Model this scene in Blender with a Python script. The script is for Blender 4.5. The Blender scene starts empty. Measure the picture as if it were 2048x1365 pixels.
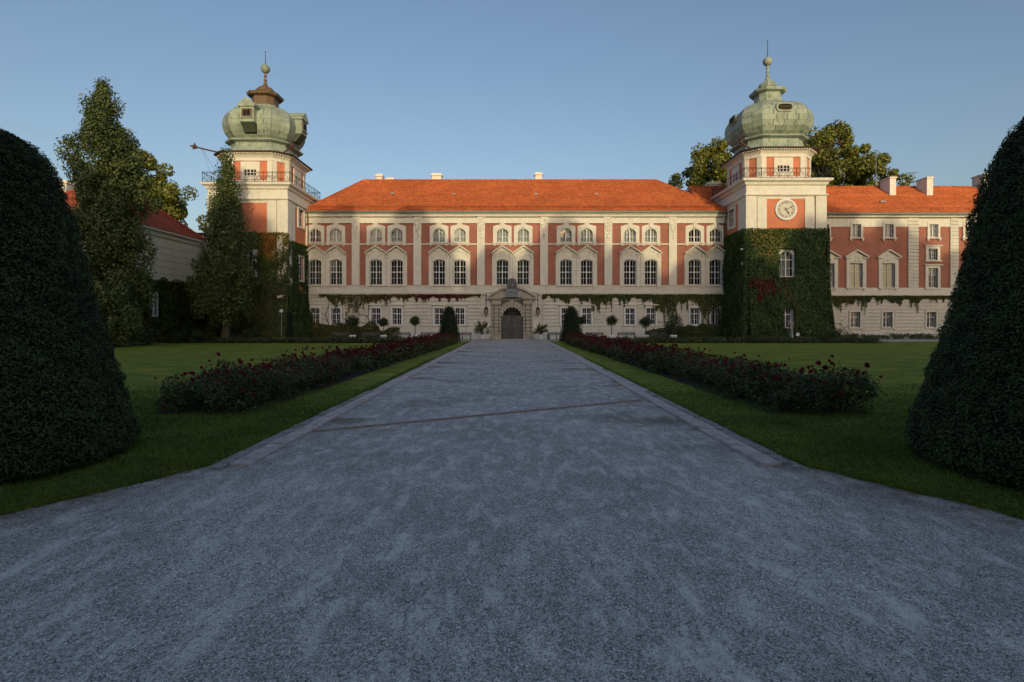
import bpy, math, random
import numpy as np
from mathutils import Vector
R = math.radians
sc = bpy.context.scene
col = sc.collection
random.seed(7)

# ------------------------------------------------------------------ camera, sky, sun, exposure
F = 1100.0                                    # focal length in pixels of a 2048 px wide frame
cam = bpy.data.cameras.new('camera'); camo = bpy.data.objects.new('camera', cam); col.objects.link(camo)
cam.sensor_width = 36; cam.lens = 36 * F / 2048; cam.clip_end = 3000; cam.clip_start = .05
cam.shift_x = 2 / 2048; cam.shift_y = -38.5 / 2048
camo.location = (0, 0, 2.0); camo.rotation_euler = (R(90), 0, 0)
sc.camera = camo
SUN_EL, SUN_AZ = 8.0, 168.5                   # azimuth clockwise from +Y
w = bpy.data.worlds.new('World'); sc.world = w; w.use_nodes = True
wn = w.node_tree; bg = wn.nodes['Background']
sky = wn.nodes.new('ShaderNodeTexSky'); sky.sky_type = 'NISHITA'; sky.sun_disc = False
sky.sun_elevation = R(SUN_EL); sky.sun_rotation = R(SUN_AZ)
sky.air_density = 1.0; sky.dust_density = 3.0; sky.ozone_density = 1.7
wb = wn.nodes.new('ShaderNodeMix'); wb.data_type = 'RGBA'; wb.blend_type = 'MULTIPLY'; wb.inputs[0].default_value = 1
wb.inputs[7].default_value = (1.0, .945, .955, 1)               # white balance of the whole sky
wn.links.new(sky.outputs[0], wb.inputs[6]); wn.links.new(wb.outputs[2], bg.inputs[0]); bg.inputs[1].default_value = .15
sl = bpy.data.lights.new('sun', 'SUN'); sl.energy = 2.0; sl.angle = R(.53); sl.color = (.70, .565, .32)
so = bpy.data.objects.new('sun', sl); col.objects.link(so)
sd = Vector((math.sin(R(SUN_AZ)) * math.cos(R(SUN_EL)), math.cos(R(SUN_AZ)) * math.cos(R(SUN_EL)), math.sin(R(SUN_EL))))
so.rotation_euler = sd.to_track_quat('Z', 'Y').to_euler(); so.location = (30, -60, 40)
vs = sc.view_settings; vs.view_transform = 'Standard'; vs.look = 'None'; vs.exposure = 0.5; vs.gamma = 1; vs.use_curve_mapping = False
sc.cycles.max_bounces = 6; sc.cycles.transparent_max_bounces = 12; sc.cycles.caustics_reflective = False

# ------------------------------------------------------------------ materials
def node(nt, t, **kw):
    n = nt.nodes.new(t)
    for k, v in kw.items(): setattr(n, k, v)
    return n
def base_mat(name, rough=.8, spec=.3):
    m = bpy.data.materials.new(name); m.use_nodes = True; nt = m.node_tree
    b = nt.nodes['Principled BSDF']; b.inputs['Roughness'].default_value = rough
    b.inputs['Specular IOR Level'].default_value = spec
    return m, nt, b
def pos(nt): return node(nt, 'ShaderNodeNewGeometry').outputs['Position']
def noise(nt, vec, scale, detail=4, rough=.6):
    n = node(nt, 'ShaderNodeTexNoise'); n.inputs['Scale'].default_value = scale
    n.inputs['Detail'].default_value = detail; n.inputs['Roughness'].default_value = rough
    if vec is not None: nt.links.new(vec, n.inputs['Vector'])
    return n.outputs['Fac']
def ramp(nt, fac, stops):
    r = node(nt, 'ShaderNodeValToRGB'); e = r.color_ramp.elements
    while len(e) < len(stops): e.new(.5)
    for k, (p, c) in enumerate(stops):
        e[k].position = p; e[k].color = (*c, 1) if len(c) == 3 else c
    nt.links.new(fac, r.inputs[0]); return r.outputs[0]
def mixc(nt, fac, a, b, mode='MIX'):
    n = node(nt, 'ShaderNodeMix', data_type='RGBA', blend_type=mode)
    for s, v in ((0, fac), (6, a), (7, b)):
        if hasattr(v, 'is_output'): nt.links.new(v, n.inputs[s])
        else: n.inputs[s].default_value = v if isinstance(v, (int, float)) else (*v, 1)
    return n.outputs[2]
def bump(nt, b, h, strength=.3, dist=.02):
    n = node(nt, 'ShaderNodeBump'); n.inputs['Strength'].default_value = strength; n.inputs['Distance'].default_value = dist
    nt.links.new(h, n.inputs['Height']); nt.links.new(n.outputs[0], b.inputs['Normal'])
def scaled(nt, vec, s):
    n = node(nt, 'ShaderNodeVectorMath', operation='MULTIPLY'); nt.links.new(vec, n.inputs[0]); n.inputs[1].default_value = s
    return n.outputs[0]
def plain(name, c, rough=.8, var=.14, scale=1.2, bs=.15, spec=.3, metal=0, streak=0):
    m, nt, b = base_mat(name, rough, spec); p = pos(nt)
    lo = tuple(x * (1 - var) for x in c); hi = tuple(min(1, x * (1 + var)) for x in c)
    c_ = ramp(nt, noise(nt, p, scale, 6), [(.3, lo), (.7, hi)])
    if streak:
        f = ramp(nt, noise(nt, scaled(nt, p, (2.2, 2.2, .18)), 1.3, 5), [(.5, (0, 0, 0)), (.72, (streak, streak, streak))])
        c_ = mixc(nt, f, c_, tuple(x * .45 for x in c))
    nt.links.new(c_, b.inputs['Base Color']); b.inputs['Metallic'].default_value = metal
    if bs: bump(nt, b, noise(nt, p, scale * 18, 3), bs, .02)
    return m
def copper_mat():
    m, nt, b = base_mat('verdigris_copper', .6, .3); p = pos(nt)
    g = node(nt, 'ShaderNodeObjectInfo').outputs['Random']
    c = ramp(nt, noise(nt, p, 1.1, 6, .65), [(.3, (.20, .26, .215)), (.5, (.30, .375, .315)), (.7, (.39, .46, .395))])
    c = mixc(nt, 1.0, c, ramp(nt, g, [(0, (.82, .83, .84)), (1, (1.1, 1.1, 1.08))]), 'MULTIPLY')
    f = ramp(nt, noise(nt, scaled(nt, p, (3.2, 3.2, .22)), 1.3, 6, .7), [(.53, (0, 0, 0)), (.66, (.7, .7, .7)), (.78, (.9, .9, .9))])
    c = mixc(nt, f, c, (.085, .082, .058))
    f = ramp(nt, noise(nt, scaled(nt, p, (4.5, 4.5, .3)), 1.0, 5, .7), [(.60, (0, 0, 0)), (.72, (.6, .6, .6))])
    c = mixc(nt, f, c, (.52, .55, .46))
    nt.links.new(c, b.inputs['Base Color']); bump(nt, b, noise(nt, p, 9, 3), .2, .02); return m
M = {}
M['cream'] = plain('cream_plaster', (.67, .65, .58), .85, .09, .8, .15, streak=.26)
M['cream_trim'] = plain('cream_trim', (.71, .69, .615), .8, .08, 1.8, .12, streak=.2)
M['panel_red'] = plain('red_plaster', (.58, .205, .115), .85, .10, .9, .12)
M['stone'] = plain('grey_stone', (.44, .41, .345), .85, .2, 1.6, .4, streak=.35)
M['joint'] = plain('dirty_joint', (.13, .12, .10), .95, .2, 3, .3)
M['stone_dark'] = plain('dark_stone', (.15, .15, .155), .8, .3, 4, .5)
M['tablet'] = plain('slate_tablet', (.22, .245, .29), .6, .15, 3, .2)
M['white'] = plain('white_paint', (.74, .75, .77), .5, .05, 3, .05)
M['chimney'] = plain('white_render', (.76, .72, .66), .85, .08, 1.5, .15)
M['iron'] = plain('black_iron', (.016, .016, .018), .5, .2, 6, .1, .4)
M['spout'] = plain('rusty_iron', (.10, .055, .04), .6, .3, 6, .2)
M['eave'] = plain('dark_brown_sheet', (.075, .042, .034), .6, .2, 2, .1)
M['dentil'] = plain('dentil_plaster', (.71, .68, .59), .8, .05, 2, .1)
M['copper'] = copper_mat()
M['copper_seam'] = plain('dark_seam', (.06, .08, .06), .7, .2, 2, .1)
M['gutter'] = plain('gutter_copper', (.20, .27, .235), .6, .15, 2, .1)
M['brown'] = plain('brown_copper', (.145, .098, .058), .5, .25, 3, .15, .4, streak=.4)
M['lantern_glass'] = plain('amber_glass', (.36, .27, .12), .2, .1, 3, 0, .5)
M['door'] = plain('weathered_door', (.075, .080, .078), .5, .45, 2.2, .3, .45, streak=.7)
M['dark'] = plain('dark_room', (.012, .013, .014), .9, .1, 1, 0)  # near-black colour stands in for the unlit dark behind openings
M['bark'] = plain('bark', (.085, .068, .052), .95, .3, 5, .6)
M['pale_bark'] = plain('pale_bark', (.40, .38, .36), .9, .3, 7, .5)
M['bench'] = plain('grey_green_slat', (.10, .115, .11), .6, .2, 4, .15)
M['zinc'] = plain('zinc', (.30, .31, .32), .45, .15, 3, .1)
M['soil'] = plain('soil', (.030, .024, .019), .95, .3, 5, .5)
M['camera'] = plain('camera_housing', (.72, .73, .75), .4, .03, 3, 0)
M['curtain'] = plain('white_curtain', (.62, .64, .66), .9, .06, 3, .05)
M['curtain_reflection_green'] = plain('green_curtain_reflection', (.018, .072, .048), .9, .3, 2, .05)  # green cloth doubles as the green reflection in the panes
M['curtain_brown'] = plain('brown_curtain', (.15, .105, .075), .9, .2, 3, .05)
M['clock_face'] = plain('clock_face', (.62, .585, .50), .6, .08, 3, .05)
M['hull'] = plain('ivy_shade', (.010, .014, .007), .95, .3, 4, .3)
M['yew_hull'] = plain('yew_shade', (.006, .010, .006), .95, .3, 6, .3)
M['sign'] = plain('pale_sign', (.62, .55, .58), .5, .03, 3, 0)
M['drain'] = plain('drain_iron', (.035, .032, .03), .6, .3, 6, .2)
M['drain_rim'] = plain('drain_rim', (.40, .33, .27), .8, .25, 5, .3)

def brick_mat(name, c1, c2, mortar, bw, rh, ax=(0, 2), fac=.02, rough=.85, bstr=.25, big=.0):
    m, nt, b = base_mat(name, rough, .25); p = pos(nt)
    s = node(nt, 'ShaderNodeSeparateXYZ'); nt.links.new(p, s.inputs[0])
    cb = node(nt, 'ShaderNodeCombineXYZ'); nt.links.new(s.outputs[ax[0]], cb.inputs[0]); nt.links.new(s.outputs[ax[1]], cb.inputs[1])
    t = node(nt, 'ShaderNodeTexBrick'); nt.links.new(cb.outputs[0], t.inputs['Vector'])
    t.inputs['Scale'].default_value = 1; t.inputs['Brick Width'].default_value = bw; t.inputs['Row Height'].default_value = rh
    t.inputs['Mortar Size'].default_value = fac; t.inputs['Bias'].default_value = 0
    for k, c in (('Color1', c1), ('Color2', c2), ('Mortar', mortar)): t.inputs[k].default_value = (*c, 1)
    n = ramp(nt, noise(nt, p, .45, 6), [(.3, (.80, .80, .80)), (.7, (1.15, 1.15, 1.15))])
    c_ = mixc(nt, 1.0, t.outputs['Color'], n, 'MULTIPLY')
    if big:
        f = ramp(nt, noise(nt, p, 2.3, 6, .7), [(.55, (0, 0, 0)), (.8, (big, big, big))])
        c_ = mixc(nt, f, c_, tuple(x * .5 for x in c1))
    nt.links.new(c_, b.inputs['Base Color'])
    bump(nt, b, t.outputs['Fac'], -bstr, .02); return m
M['brick'] = brick_mat('brick_wall', (.45, .165, .112), (.34, .118, .085), (.36, .19, .15), .26, .085, fac=.014, big=.25)
ROWS = 33
M['tile'] = brick_mat('roof_tiles', (.62, .185, .062), (.42, .105, .040), (.20, .05, .02), .22, 5.45 / ROWS, fac=.012, bstr=.6, big=.5)
M['tile_side'] = brick_mat('roof_tiles_wing', (.46, .115, .06), (.36, .085, .05), (.18, .045, .03), .24, .15, ax=(1, 2), fac=.012, bstr=.5, big=.3)

def glass_mat():
    m = bpy.data.materials.new('window_glass'); m.use_nodes = True; nt = m.node_tree; nt.nodes.clear()
    o = node(nt, 'ShaderNodeOutputMaterial'); mx = node(nt, 'ShaderNodeMixShader')
    fr = node(nt, 'ShaderNodeFresnel'); fr.inputs[0].default_value = 1.6
    tr = node(nt, 'ShaderNodeBsdfTransparent'); tr.inputs[0].default_value = (.74, .80, .80, 1)
    gl = node(nt, 'ShaderNodeBsdfGlossy'); gl.inputs['Roughness'].default_value = .004
    bp = node(nt, 'ShaderNodeBump'); bp.inputs['Strength'].default_value = .05; bp.inputs['Distance'].default_value = .02
    nt.links.new(noise(nt, pos(nt), 1.6, 2), bp.inputs['Height'])
    for n_ in (gl, fr): nt.links.new(bp.outputs[0], n_.inputs['Normal'])
    nt.links.new(fr.outputs[0], mx.inputs[0]); nt.links.new(tr.outputs[0], mx.inputs[1]); nt.links.new(gl.outputs[0], mx.inputs[2])
    nt.links.new(mx.outputs[0], o.inputs[0]); return m
M['glass'] = glass_mat()

def leaf_mat(name, stops, trans=.22, rough=.55, big=.25, spec=.3):
    m, nt, b = base_mat(name, rough, spec)
    g = node(nt, 'ShaderNodeNewGeometry')
    c = ramp(nt, g.outputs['Random Per Island'], stops)
    n = ramp(nt, noise(nt, g.outputs['Position'], .8, 3), [(.3, (1 - big,) * 3), (.7, (1 + big,) * 3)])
    c = mixc(nt, 1.0, c, n, 'MULTIPLY')
    nt.links.new(c, b.inputs['Base Color'])
    if trans:
        o = nt.nodes['Material Output']; t = node(nt, 'ShaderNodeBsdfTranslucent'); nt.links.new(c, t.inputs[0])
        mx = node(nt, 'ShaderNodeMixShader'); mx.inputs[0].default_value = trans
        nt.links.new(b.outputs[0], mx.inputs[1]); nt.links.new(t.outputs[0], mx.inputs[2]); nt.links.new(mx.outputs[0], o.inputs[0])
    return m
M['oak'] = leaf_mat('oak_leaves', [(0, (0.048, 0.080, 0.028)), (.5, (0.097, 0.140, 0.047)), (1, (0.185, 0.211, 0.081))])
M['maple'] = leaf_mat('maple_leaves', [(0, (0.084, 0.116, 0.027)), (.5, (0.167, 0.195, 0.042)), (1, (0.318, 0.308, 0.067))], .3)
M['park'] = leaf_mat('park_leaves', [(0, (.020, .030, .010)), (1, (.060, .070, .022))], .12)
M['yew'] = leaf_mat('yew_needles', [(0, (0.028, 0.048, 0.015)), (.55, (0.056, 0.088, 0.025)), (.93, (0.092, 0.126, 0.034)), (1, (0.215, 0.120, 0.044))], .05, .6, .3)
M['yew_far'] = leaf_mat('yew_far', [(0, (0.018, 0.033, 0.015)), (1, (0.045, 0.068, 0.027))], .05, .6)
M['ivy'] = leaf_mat('ivy_leaves', [(0, (0.028, 0.060, 0.016)), (.6, (0.055, 0.101, 0.027)), (1, (0.104, 0.143, 0.042))], .1, .5)
M['ivy_yellow'] = leaf_mat('ivy_yellow', [(0, (0.083, 0.099, 0.018)), (.6, (0.158, 0.150, 0.027)), (1, (0.300, 0.210, 0.033))], .15)
M['ivy_orange'] = leaf_mat('ivy_orange', [(0, (0.208, 0.130, 0.021)), (.6, (0.390, 0.176, 0.029)), (1, (0.546, 0.208, 0.039))], .2)
M['ivy_red'] = leaf_mat('ivy_red', [(0, (0.067, 0.012, 0.013)), (.6, (0.133, 0.019, 0.018)), (1, (0.187, 0.041, 0.031))], .1)
M['creeper_brown'] = leaf_mat('creeper_bronze', [(0, (0.063, 0.045, 0.017)), (.5, (0.105, 0.084, 0.022)), (1, (0.182, 0.105, 0.034))], .1)
M['bay'] = leaf_mat('bay_leaves', [(0, (0.017, 0.036, 0.014)), (1, (0.056, 0.084, 0.031))], .06)
M['oleander'] = leaf_mat('oleander_leaves', [(0, (0.056, 0.077, 0.031)), (.8, (0.126, 0.147, 0.056)), (1, (0.238, 0.168, 0.070))], .1)
M['rose_leaf'] = leaf_mat('rose_leaves', [(0, (0.031, 0.058, 0.024)), (.55, (0.072, 0.117, 0.041)), (.82, (0.138, 0.163, 0.066)), (1, (0.162, 0.065, 0.054))], .12, .6, .3)
M['rose'] = leaf_mat('rose_petals', [(0, (0.100, 0.003, 0.009)), (1, (0.298, 0.013, 0.025))], .1, .6, .15)
M['rose_far'] = leaf_mat('rose_bloom_far', [(0, (0.068, 0.006, 0.010)), (1, (0.173, 0.016, 0.022))], .1, .6, .15)
M['blade'] = leaf_mat('grass_blades', [(0, (.06, .12, .016)), (.6, (.115, .19, .026)), (1, (.22, .24, .05))], .2, .6, .25)

def lawn_mat():
    m, nt, b = base_mat('lawn_grass', .9, .15); p = pos(nt)
    f = noise(nt, scaled(nt, p, (.42, 1.0, 1)), 1.2, 9, .78)
    c = ramp(nt, f, [(.34, (.085, .148, .018)), (.5, (.18, .232, .03)), (.66, (.38, .34, .062))])
    g = ramp(nt, noise(nt, p, 26, 8, .8), [(.25, (.55, .55, .55)), (.75, (1.4, 1.4, 1.4))])
    c = mixc(nt, 1.0, c, g, 'MULTIPLY'); nt.links.new(c, b.inputs['Base Color'])
    bump(nt, b, noise(nt, p, 45, 4, .7), .9, .04); return m
M['lawn'] = lawn_mat()
def gravel_mat():
    m, nt, b = base_mat('gravel', .85, .25); p = pos(nt)
    v = node(nt, 'ShaderNodeTexVoronoi'); v.inputs['Scale'].default_value = 105; nt.links.new(p, v.inputs['Vector'])
    v2 = node(nt, 'ShaderNodeTexVoronoi'); v2.inputs['Scale'].default_value = 46; nt.links.new(p, v2.inputs['Vector'])
    st = ramp(nt, v.outputs['Color'], [(.10, (.08, .08, .08)), (.38, (.33, .325, .32)), (.80, (.66, .65, .63)), (1, (.95, .94, .92))])
    st2 = ramp(nt, v2.outputs['Color'], [(.1, (.72, .72, .72)), (.9, (1.2, 1.2, 1.2))])
    c = mixc(nt, 1.0, st, st2, 'MULTIPLY')
    patch = ramp(nt, noise(nt, p, .55, 5, .6), [(.3, (.74, .74, .74)), (.7, (1.18, 1.18, 1.18))])
    c = mixc(nt, 1.0, c, patch, 'MULTIPLY')
    n1 = noise(nt, scaled(nt, p, (3.2, 1.25, 1)), 1.35, 9, .74)          # trodden, dusty places
    dust = ramp(nt, n1, [(.49, (0, 0, 0)), (.60, (.6, .6, .6)), (.70, (.92, .92, .92))])
    c = mixc(nt, dust, c, (.74, .72, .69))
    ed = node(nt, 'ShaderNodeAttribute', attribute_name='edge')
    e1 = node(nt, 'ShaderNodeMath', operation='MULTIPLY'); nt.links.new(ed.outputs['Fac'], e1.inputs[0])
    nt.links.new(ramp(nt, noise(nt, p, 2.6, 6, .7), [(.34, (.0, .0, .0)), (.58, (1, 1, 1))]), e1.inputs[1])
    c = mixc(nt, e1.outputs[0], c, mixc(nt, .5, (.15, .115, .08), mixc(nt, 1.0, c, (.42, .34, .24), 'MULTIPLY')))                    # earth washed out of the lawns
    s = node(nt, 'ShaderNodeSeparateXYZ'); nt.links.new(p, s.inputs[0])
    ab = node(nt, 'ShaderNodeMath', operation='ABSOLUTE'); nt.links.new(s.outputs[0], ab.inputs[0])
    mr = node(nt, 'ShaderNodeMapRange'); nt.links.new(ab.outputs[0], mr.inputs[0]); mr.inputs[1].default_value = 1.0; mr.inputs[2].default_value = 3.2; mr.inputs[3].default_value = .1
    damp = ramp(nt, noise(nt, scaled(nt, p, (.34, .50, 1)), 1.0, 5, .6), [(.53, (0, 0, 0)), (.585, (.85, .85, .85))])
    mm = node(nt, 'ShaderNodeMath', operation='MULTIPLY'); nt.links.new(damp, mm.inputs[0]); nt.links.new(mr.outputs[0], mm.inputs[1])
    far = node(nt, 'ShaderNodeMapRange'); nt.links.new(s.outputs[1], far.inputs[0]); far.inputs[1].default_value = 7.5; far.inputs[2].default_value = 10
    m2 = node(nt, 'ShaderNodeMath', operation='MULTIPLY'); nt.links.new(mm.outputs[0], m2.inputs[0]); nt.links.new(far.outputs[0], m2.inputs[1]); mm = m2
    c = mixc(nt, mm.outputs[0], c, mixc(nt, 1.0, c, (.50, .43, .34), 'MULTIPLY'))
    nt.links.new(c, b.inputs['Base Color'])
    bump(nt, b, v.outputs['Distance'], -1.0, .02); return m
M['gravel'] = gravel_mat()
M['pebble'] = leaf_mat('pebbles', [(0, (.22, .22, .225)), (.5, (.52, .52, .52)), (.85, (.72, .72, .71)), (1, (.90, .89, .88))], 0, .75, .15)
M['kerb'] = plain('pink_sandstone', (.52, .45, .44), .9, .32, 5, .5)
M['sett'] = plain('grey_sett', (.30, .285, .28), .9, .3, 4, .4)
M['ground'] = plain('park_ground', (.06, .075, .03), .95, .3, .3, .3)
M['path'] = plain('pale_path', (.60, .58, .54), .9, .1, 1, .2)

# ------------------------------------------------------------------ mesh helpers
class MB:
    def __init__(s): s.v = []; s.f = []
    def quad(s, a, b, c, d):
        n = len(s.v); s.v += [a, b, c, d]; s.f.append((n, n + 1, n + 2, n + 3)); return s
    def box(s, x0, x1, y0, y1, z0, z1):
        n = len(s.v)
        s.v += [(x0, y0, z0), (x1, y0, z0), (x1, y1, z0), (x0, y1, z0), (x0, y0, z1), (x1, y0, z1), (x1, y1, z1), (x0, y1, z1)]
        s.f += [tuple(n + i for i in q) for q in ((0, 3, 2, 1), (4, 5, 6, 7), (0, 1, 5, 4), (1, 2, 6, 5), (2, 3, 7, 6), (3, 0, 4, 7))]
        return s
    def prism(s, poly, y0, y1):                       # poly in (x, z), counter-clockwise seen from the front
        n = len(s.v); k = len(poly)
        s.v += [(x, y0, z) for x, z in poly] + [(x, y1, z) for x, z in poly]
        s.f.append(tuple(range(n, n + k))); s.f.append(tuple(range(n + 2 * k - 1, n + k - 1, -1)))
        for i in range(k):
            j = (i + 1) % k; s.f.append((n + j, n + i, n + k + i, n + k + j))
        return s
    def rings(s, rs, cap=True):
        n = len(s.v); k = len(rs[0])
        for r in rs: s.v += list(r)
        for j in range(len(rs) - 1):
            for i in range(k):
                a = n + j * k + i; b = n + j * k + (i + 1) % k
                s.f.append((a, b, b + k, a + k))
        if cap:
            s.f.append(tuple(range(n + k - 1, n - 1, -1))); m = n + (len(rs) - 1) * k; s.f.append(tuple(range(m, m + k)))
        return s
    def lathe(s, prof, n=12, c=(0, 0), ph=0):
        return s.rings([[(c[0] + r * math.cos(ph + 2 * math.pi * i / n), c[1] + r * math.sin(ph + 2 * math.pi * i / n), z) for i in range(n)] for r, z in prof])
    def tube(s, pts, rad, n=6):
        pts = [Vector(p) for p in pts]; rs = []
        for i, p in enumerate(pts):
            d = (pts[min(i + 1, len(pts) - 1)] - pts[max(i - 1, 0)]).normalized()
            u = d.cross(Vector((0, 0, 1)) if abs(d.z) < .9 else Vector((1, 0, 0))).normalized(); v = d.cross(u)
            r = rad[i] if isinstance(rad, (list, tuple)) else rad
            rs.append([tuple(p + (u * math.cos(2 * math.pi * k / n) + v * math.sin(2 * math.pi * k / n)) * r) for k in range(n)])
        return s.rings(rs)
    def mesh(s, name, smooth=False):
        me = bpy.data.meshes.new(name); me.from_pydata(s.v, [], s.f)
        if smooth: me.polygons.foreach_set('use_smooth', [True] * len(me.polygons))
        me.update(); return me
WP = {}
def tag(o, label=None, cat=None, group=None, kind=None):
    if label: o['label'] = label
    if cat: o['category'] = cat
    if group: o['group'] = group
    if kind: o['kind'] = kind
    return o
def put(name, data, mat=None, parent=None, loc=(0, 0, 0), rot=None):      # loc in world axes, parents are unrotated
    o = bpy.data.objects.new(name, data); col.objects.link(o)
    l = Vector(loc)
    if parent is not None: o.parent = parent; o.location = l - WP.get(parent.name, Vector((0, 0, 0)))
    else: o.location = l
    WP[o.name] = l
    if rot: o.rotation_euler = rot
    if mat and data is not None and not data.materials: data.materials.append(M[mat])
    return o
def thing(name, label, cat, loc=(0, 0, 0), group=None): return tag(put(name, None, loc=loc), label, cat, group)
def part(name, mb, mat, parent=None, smooth=False, loc=(0, 0, 0)):          # mesh given in world coordinates when loc is left out
    return put(name, mb.mesh(name, smooth), mat, parent, loc)
CACHE = {}
def shared(name, key, fn, mat, parent, loc, rot=None, smooth=False):
    if key not in CACHE: CACHE[key] = fn().mesh(name, smooth)
    return put(name, CACHE[key], mat, parent, loc, rot)
def bx(*a): return MB().box(*a)
def holes_wall(mb, x0, x1, z0, z1, holes, y0, y1, axis='x'):
    xs = sorted({x0, x1, *[min(max(h[i], x0), x1) for h in holes for i in (0, 1)]})
    for a, b in zip(xs, xs[1:]):
        if b - a < 1e-4: continue
        m = (a + b) / 2; cut = sorted((max(h[2], z0), min(h[3], z1)) for h in holes if h[0] < m < h[1] and h[2] < z1 and h[3] > z0); z = z0
        for c, d in cut + [(z1, z1)]:
            if c - z > 1e-4:
                if axis == 'x': mb.box(a, b, y0, y1, z, c)
                else: mb.box(y0, y1, a, b, z, c)
            z = max(z, d)
    return mb
def mesh_np(name, V, Fc, k):
    me = bpy.data.meshes.new(name); nf = len(Fc)
    me.vertices.add(len(V)); me.vertices.foreach_set('co', np.ascontiguousarray(V, dtype=np.float32).ravel())
    me.loops.add(nf * k); me.loops.foreach_set('vertex_index', np.ascontiguousarray(Fc, dtype=np.int32).ravel())
    me.polygons.add(nf); me.polygons.foreach_set('loop_start', np.arange(0, nf * k, k, dtype=np.int32))
    me.update(calc_edges=True); return me
def unit(a): return a / np.maximum(np.linalg.norm(a, axis=1, keepdims=True), 1e-9)
def leaves(name, P, N, S, rng, asp=.62, fold=.16):
    n = len(P); N = unit(N); T = unit(np.cross(N, rng.normal(size=(n, 3)))); B = np.cross(N, T); S = np.asarray(S).reshape(-1, 1)
    V = np.stack([P - T * S * .5, P + B * S * asp * .5 + N * S * fold, P + T * S * .5, P - B * S * asp * .5 + N * S * fold], 1).reshape(-1, 3)
    return mesh_np(name, V, np.arange(4 * n).reshape(n, 4), 4)
def clumps(rng, C, rad, per, up=.25, squash=.8):
    n = len(C) * per; u = unit(rng.normal(size=(n, 3))); r = rng.uniform(.25, 1, n) ** .5
    rr = np.repeat(rad, per); P = np.repeat(C, per, 0) + u * (r * rr)[:, None] * np.array([1, 1, squash])
    N = u + rng.normal(size=(n, 3)) * .55 + np.array([0, 0, up]); return P, N
def noise2(rng, n=24):
    ks = rng.normal(size=(n, 2)); ph = rng.uniform(0, 6.28, n)
    def f(x, y, s): 
        return np.sum([np.sin(k[0] * x * s + k[1] * y * s + p) for k, p in zip(ks, ph)], 0) / math.sqrt(n / 2)
    return f

# ------------------------------------------------------------------ ground, drive, lawns
def sheet(name, poly, z, mat, kind='structure', thick=0):
    mb = MB(); n = len(poly); mb.v = [(x, y, z) for x, y in poly]; mb.f = [tuple(range(n))]
    if thick:
        mb.v += [(x, y, z - thick) for x, y in poly]
        for i in range(n): j = (i + 1) % n; mb.f.append((i, n + i, n + j, j))
    return tag(part(name, mb, mat), kind=kind)
sheet('ground', [(-900, -900), (900, -900), (900, 900), (-900, 900)], -.03, 'ground')
LE = [(-60, 3.6), (-30, 4.1), (-14, 4.5), (-9.5, 4.85), (-7, 5.2), (-5.3, 5.7), (-4.9, 6.3), (-4.57, 6.96), (-4.2, 7.6)]
RE = [(4.02, 7.85), (4.36, 7.07), (4.79, 6.36), (5.18, 5.6), (6.5, 5.05), (9, 4.7), (14, 4.4), (30, 4.0), (60, 3.6)]
LP = LE + [(-4.2, 56.2), (-8, 56.2), (-8, 50.6), (-28, 50.6), (-32, 49.6), (-60, 46)]
RP = [(4.02, 56.2)] + RE + [(62, 56.6), (9, 56.2)]
def wob(poly, k, amp):                                    # ragged lawn edge along the near curve
    rr = random.Random(k); out = []
    for (a, b), (c, d) in zip(poly, poly[1:]):
        L = math.hypot(c - a, d - b); n = max(1, int(L / .25)) if L < 8 else 1
        for i in range(n):
            t = i / n; out.append((a + (c - a) * t + rr.uniform(-amp, amp), b + (d - b) * t + rr.uniform(-amp, amp)))
    return out + [poly[-1]]
LEw, REw = wob(LE, 1, .05), wob(RE, 2, .05)
sheet('lawn_left', LEw + LP[len(LE):], .035, 'lawn', thick=.06)
sheet('lawn_right', [(4.02, 56.2)] + REw + RP[1 + len(RE):], .035, 'lawn', thick=.06)
sheet('path_left', [(-62, 45.2), (-32, 48.9), (-28, 50.0), (-28, 51.0), (-33, 51.0), (-62, 47.5)], .008, 'path')
sheet('path_right', [(37, 54.6), (62, 56.9), (62, 57.8), (37, 56.3)], .045, 'path')
def gravel_mesh():
    xs, ys = np.arange(-12, 12.01, .2), np.arange(2, 16.01, .2); gx, gy = np.meshgrid(xs, ys); V = [(x_, y_, 0) for x_, y_ in zip(gx.ravel(), gy.ravel())]; nx = len(xs)
    fc = [(j * nx + i, j * nx + i + 1, (j + 1) * nx + i + 1, (j + 1) * nx + i) for j in range(len(ys) - 1) for i in range(nx - 1)]
    P = np.array(V)[:, :2]; dist = np.full(len(P), 9.0)
    for pl_ in (LE + [(-4.2, 30)], [(4.02, 30)] + RE):
        for (a, b), (c, d_) in zip(pl_, pl_[1:]):
            A_, D_ = np.array((a, b)), np.array((c - a, d_ - b)); t = np.clip(((P - A_) @ D_) / (D_ @ D_), 0, 1); dist = np.minimum(dist, np.linalg.norm(P - A_ - t[:, None] * D_, axis=1))
    e_ = list(np.exp(-(dist / .6) ** 1.5))
    for a in ((-70, 70, -60, 2), (-70, -12, 2, 16), (12, 70, 2, 16), (-4.1, 4.1, 16, 56.0), (-33, 62, 56.0, 66)):
        n = len(V); V += [(a[0], a[2], 0), (a[1], a[2], 0), (a[1], a[3], 0), (a[0], a[3], 0)]; fc.append((n, n + 1, n + 2, n + 3)); e_ += [0] * 4
    me = bpy.data.meshes.new('gravel_drive'); me.from_pydata(V, [], fc); at = me.attributes.new('edge', 'FLOAT', 'POINT'); at.data.foreach_set('value', e_); return me
tag(put('gravel_drive', gravel_mesh(), 'gravel'), kind='structure')
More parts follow.
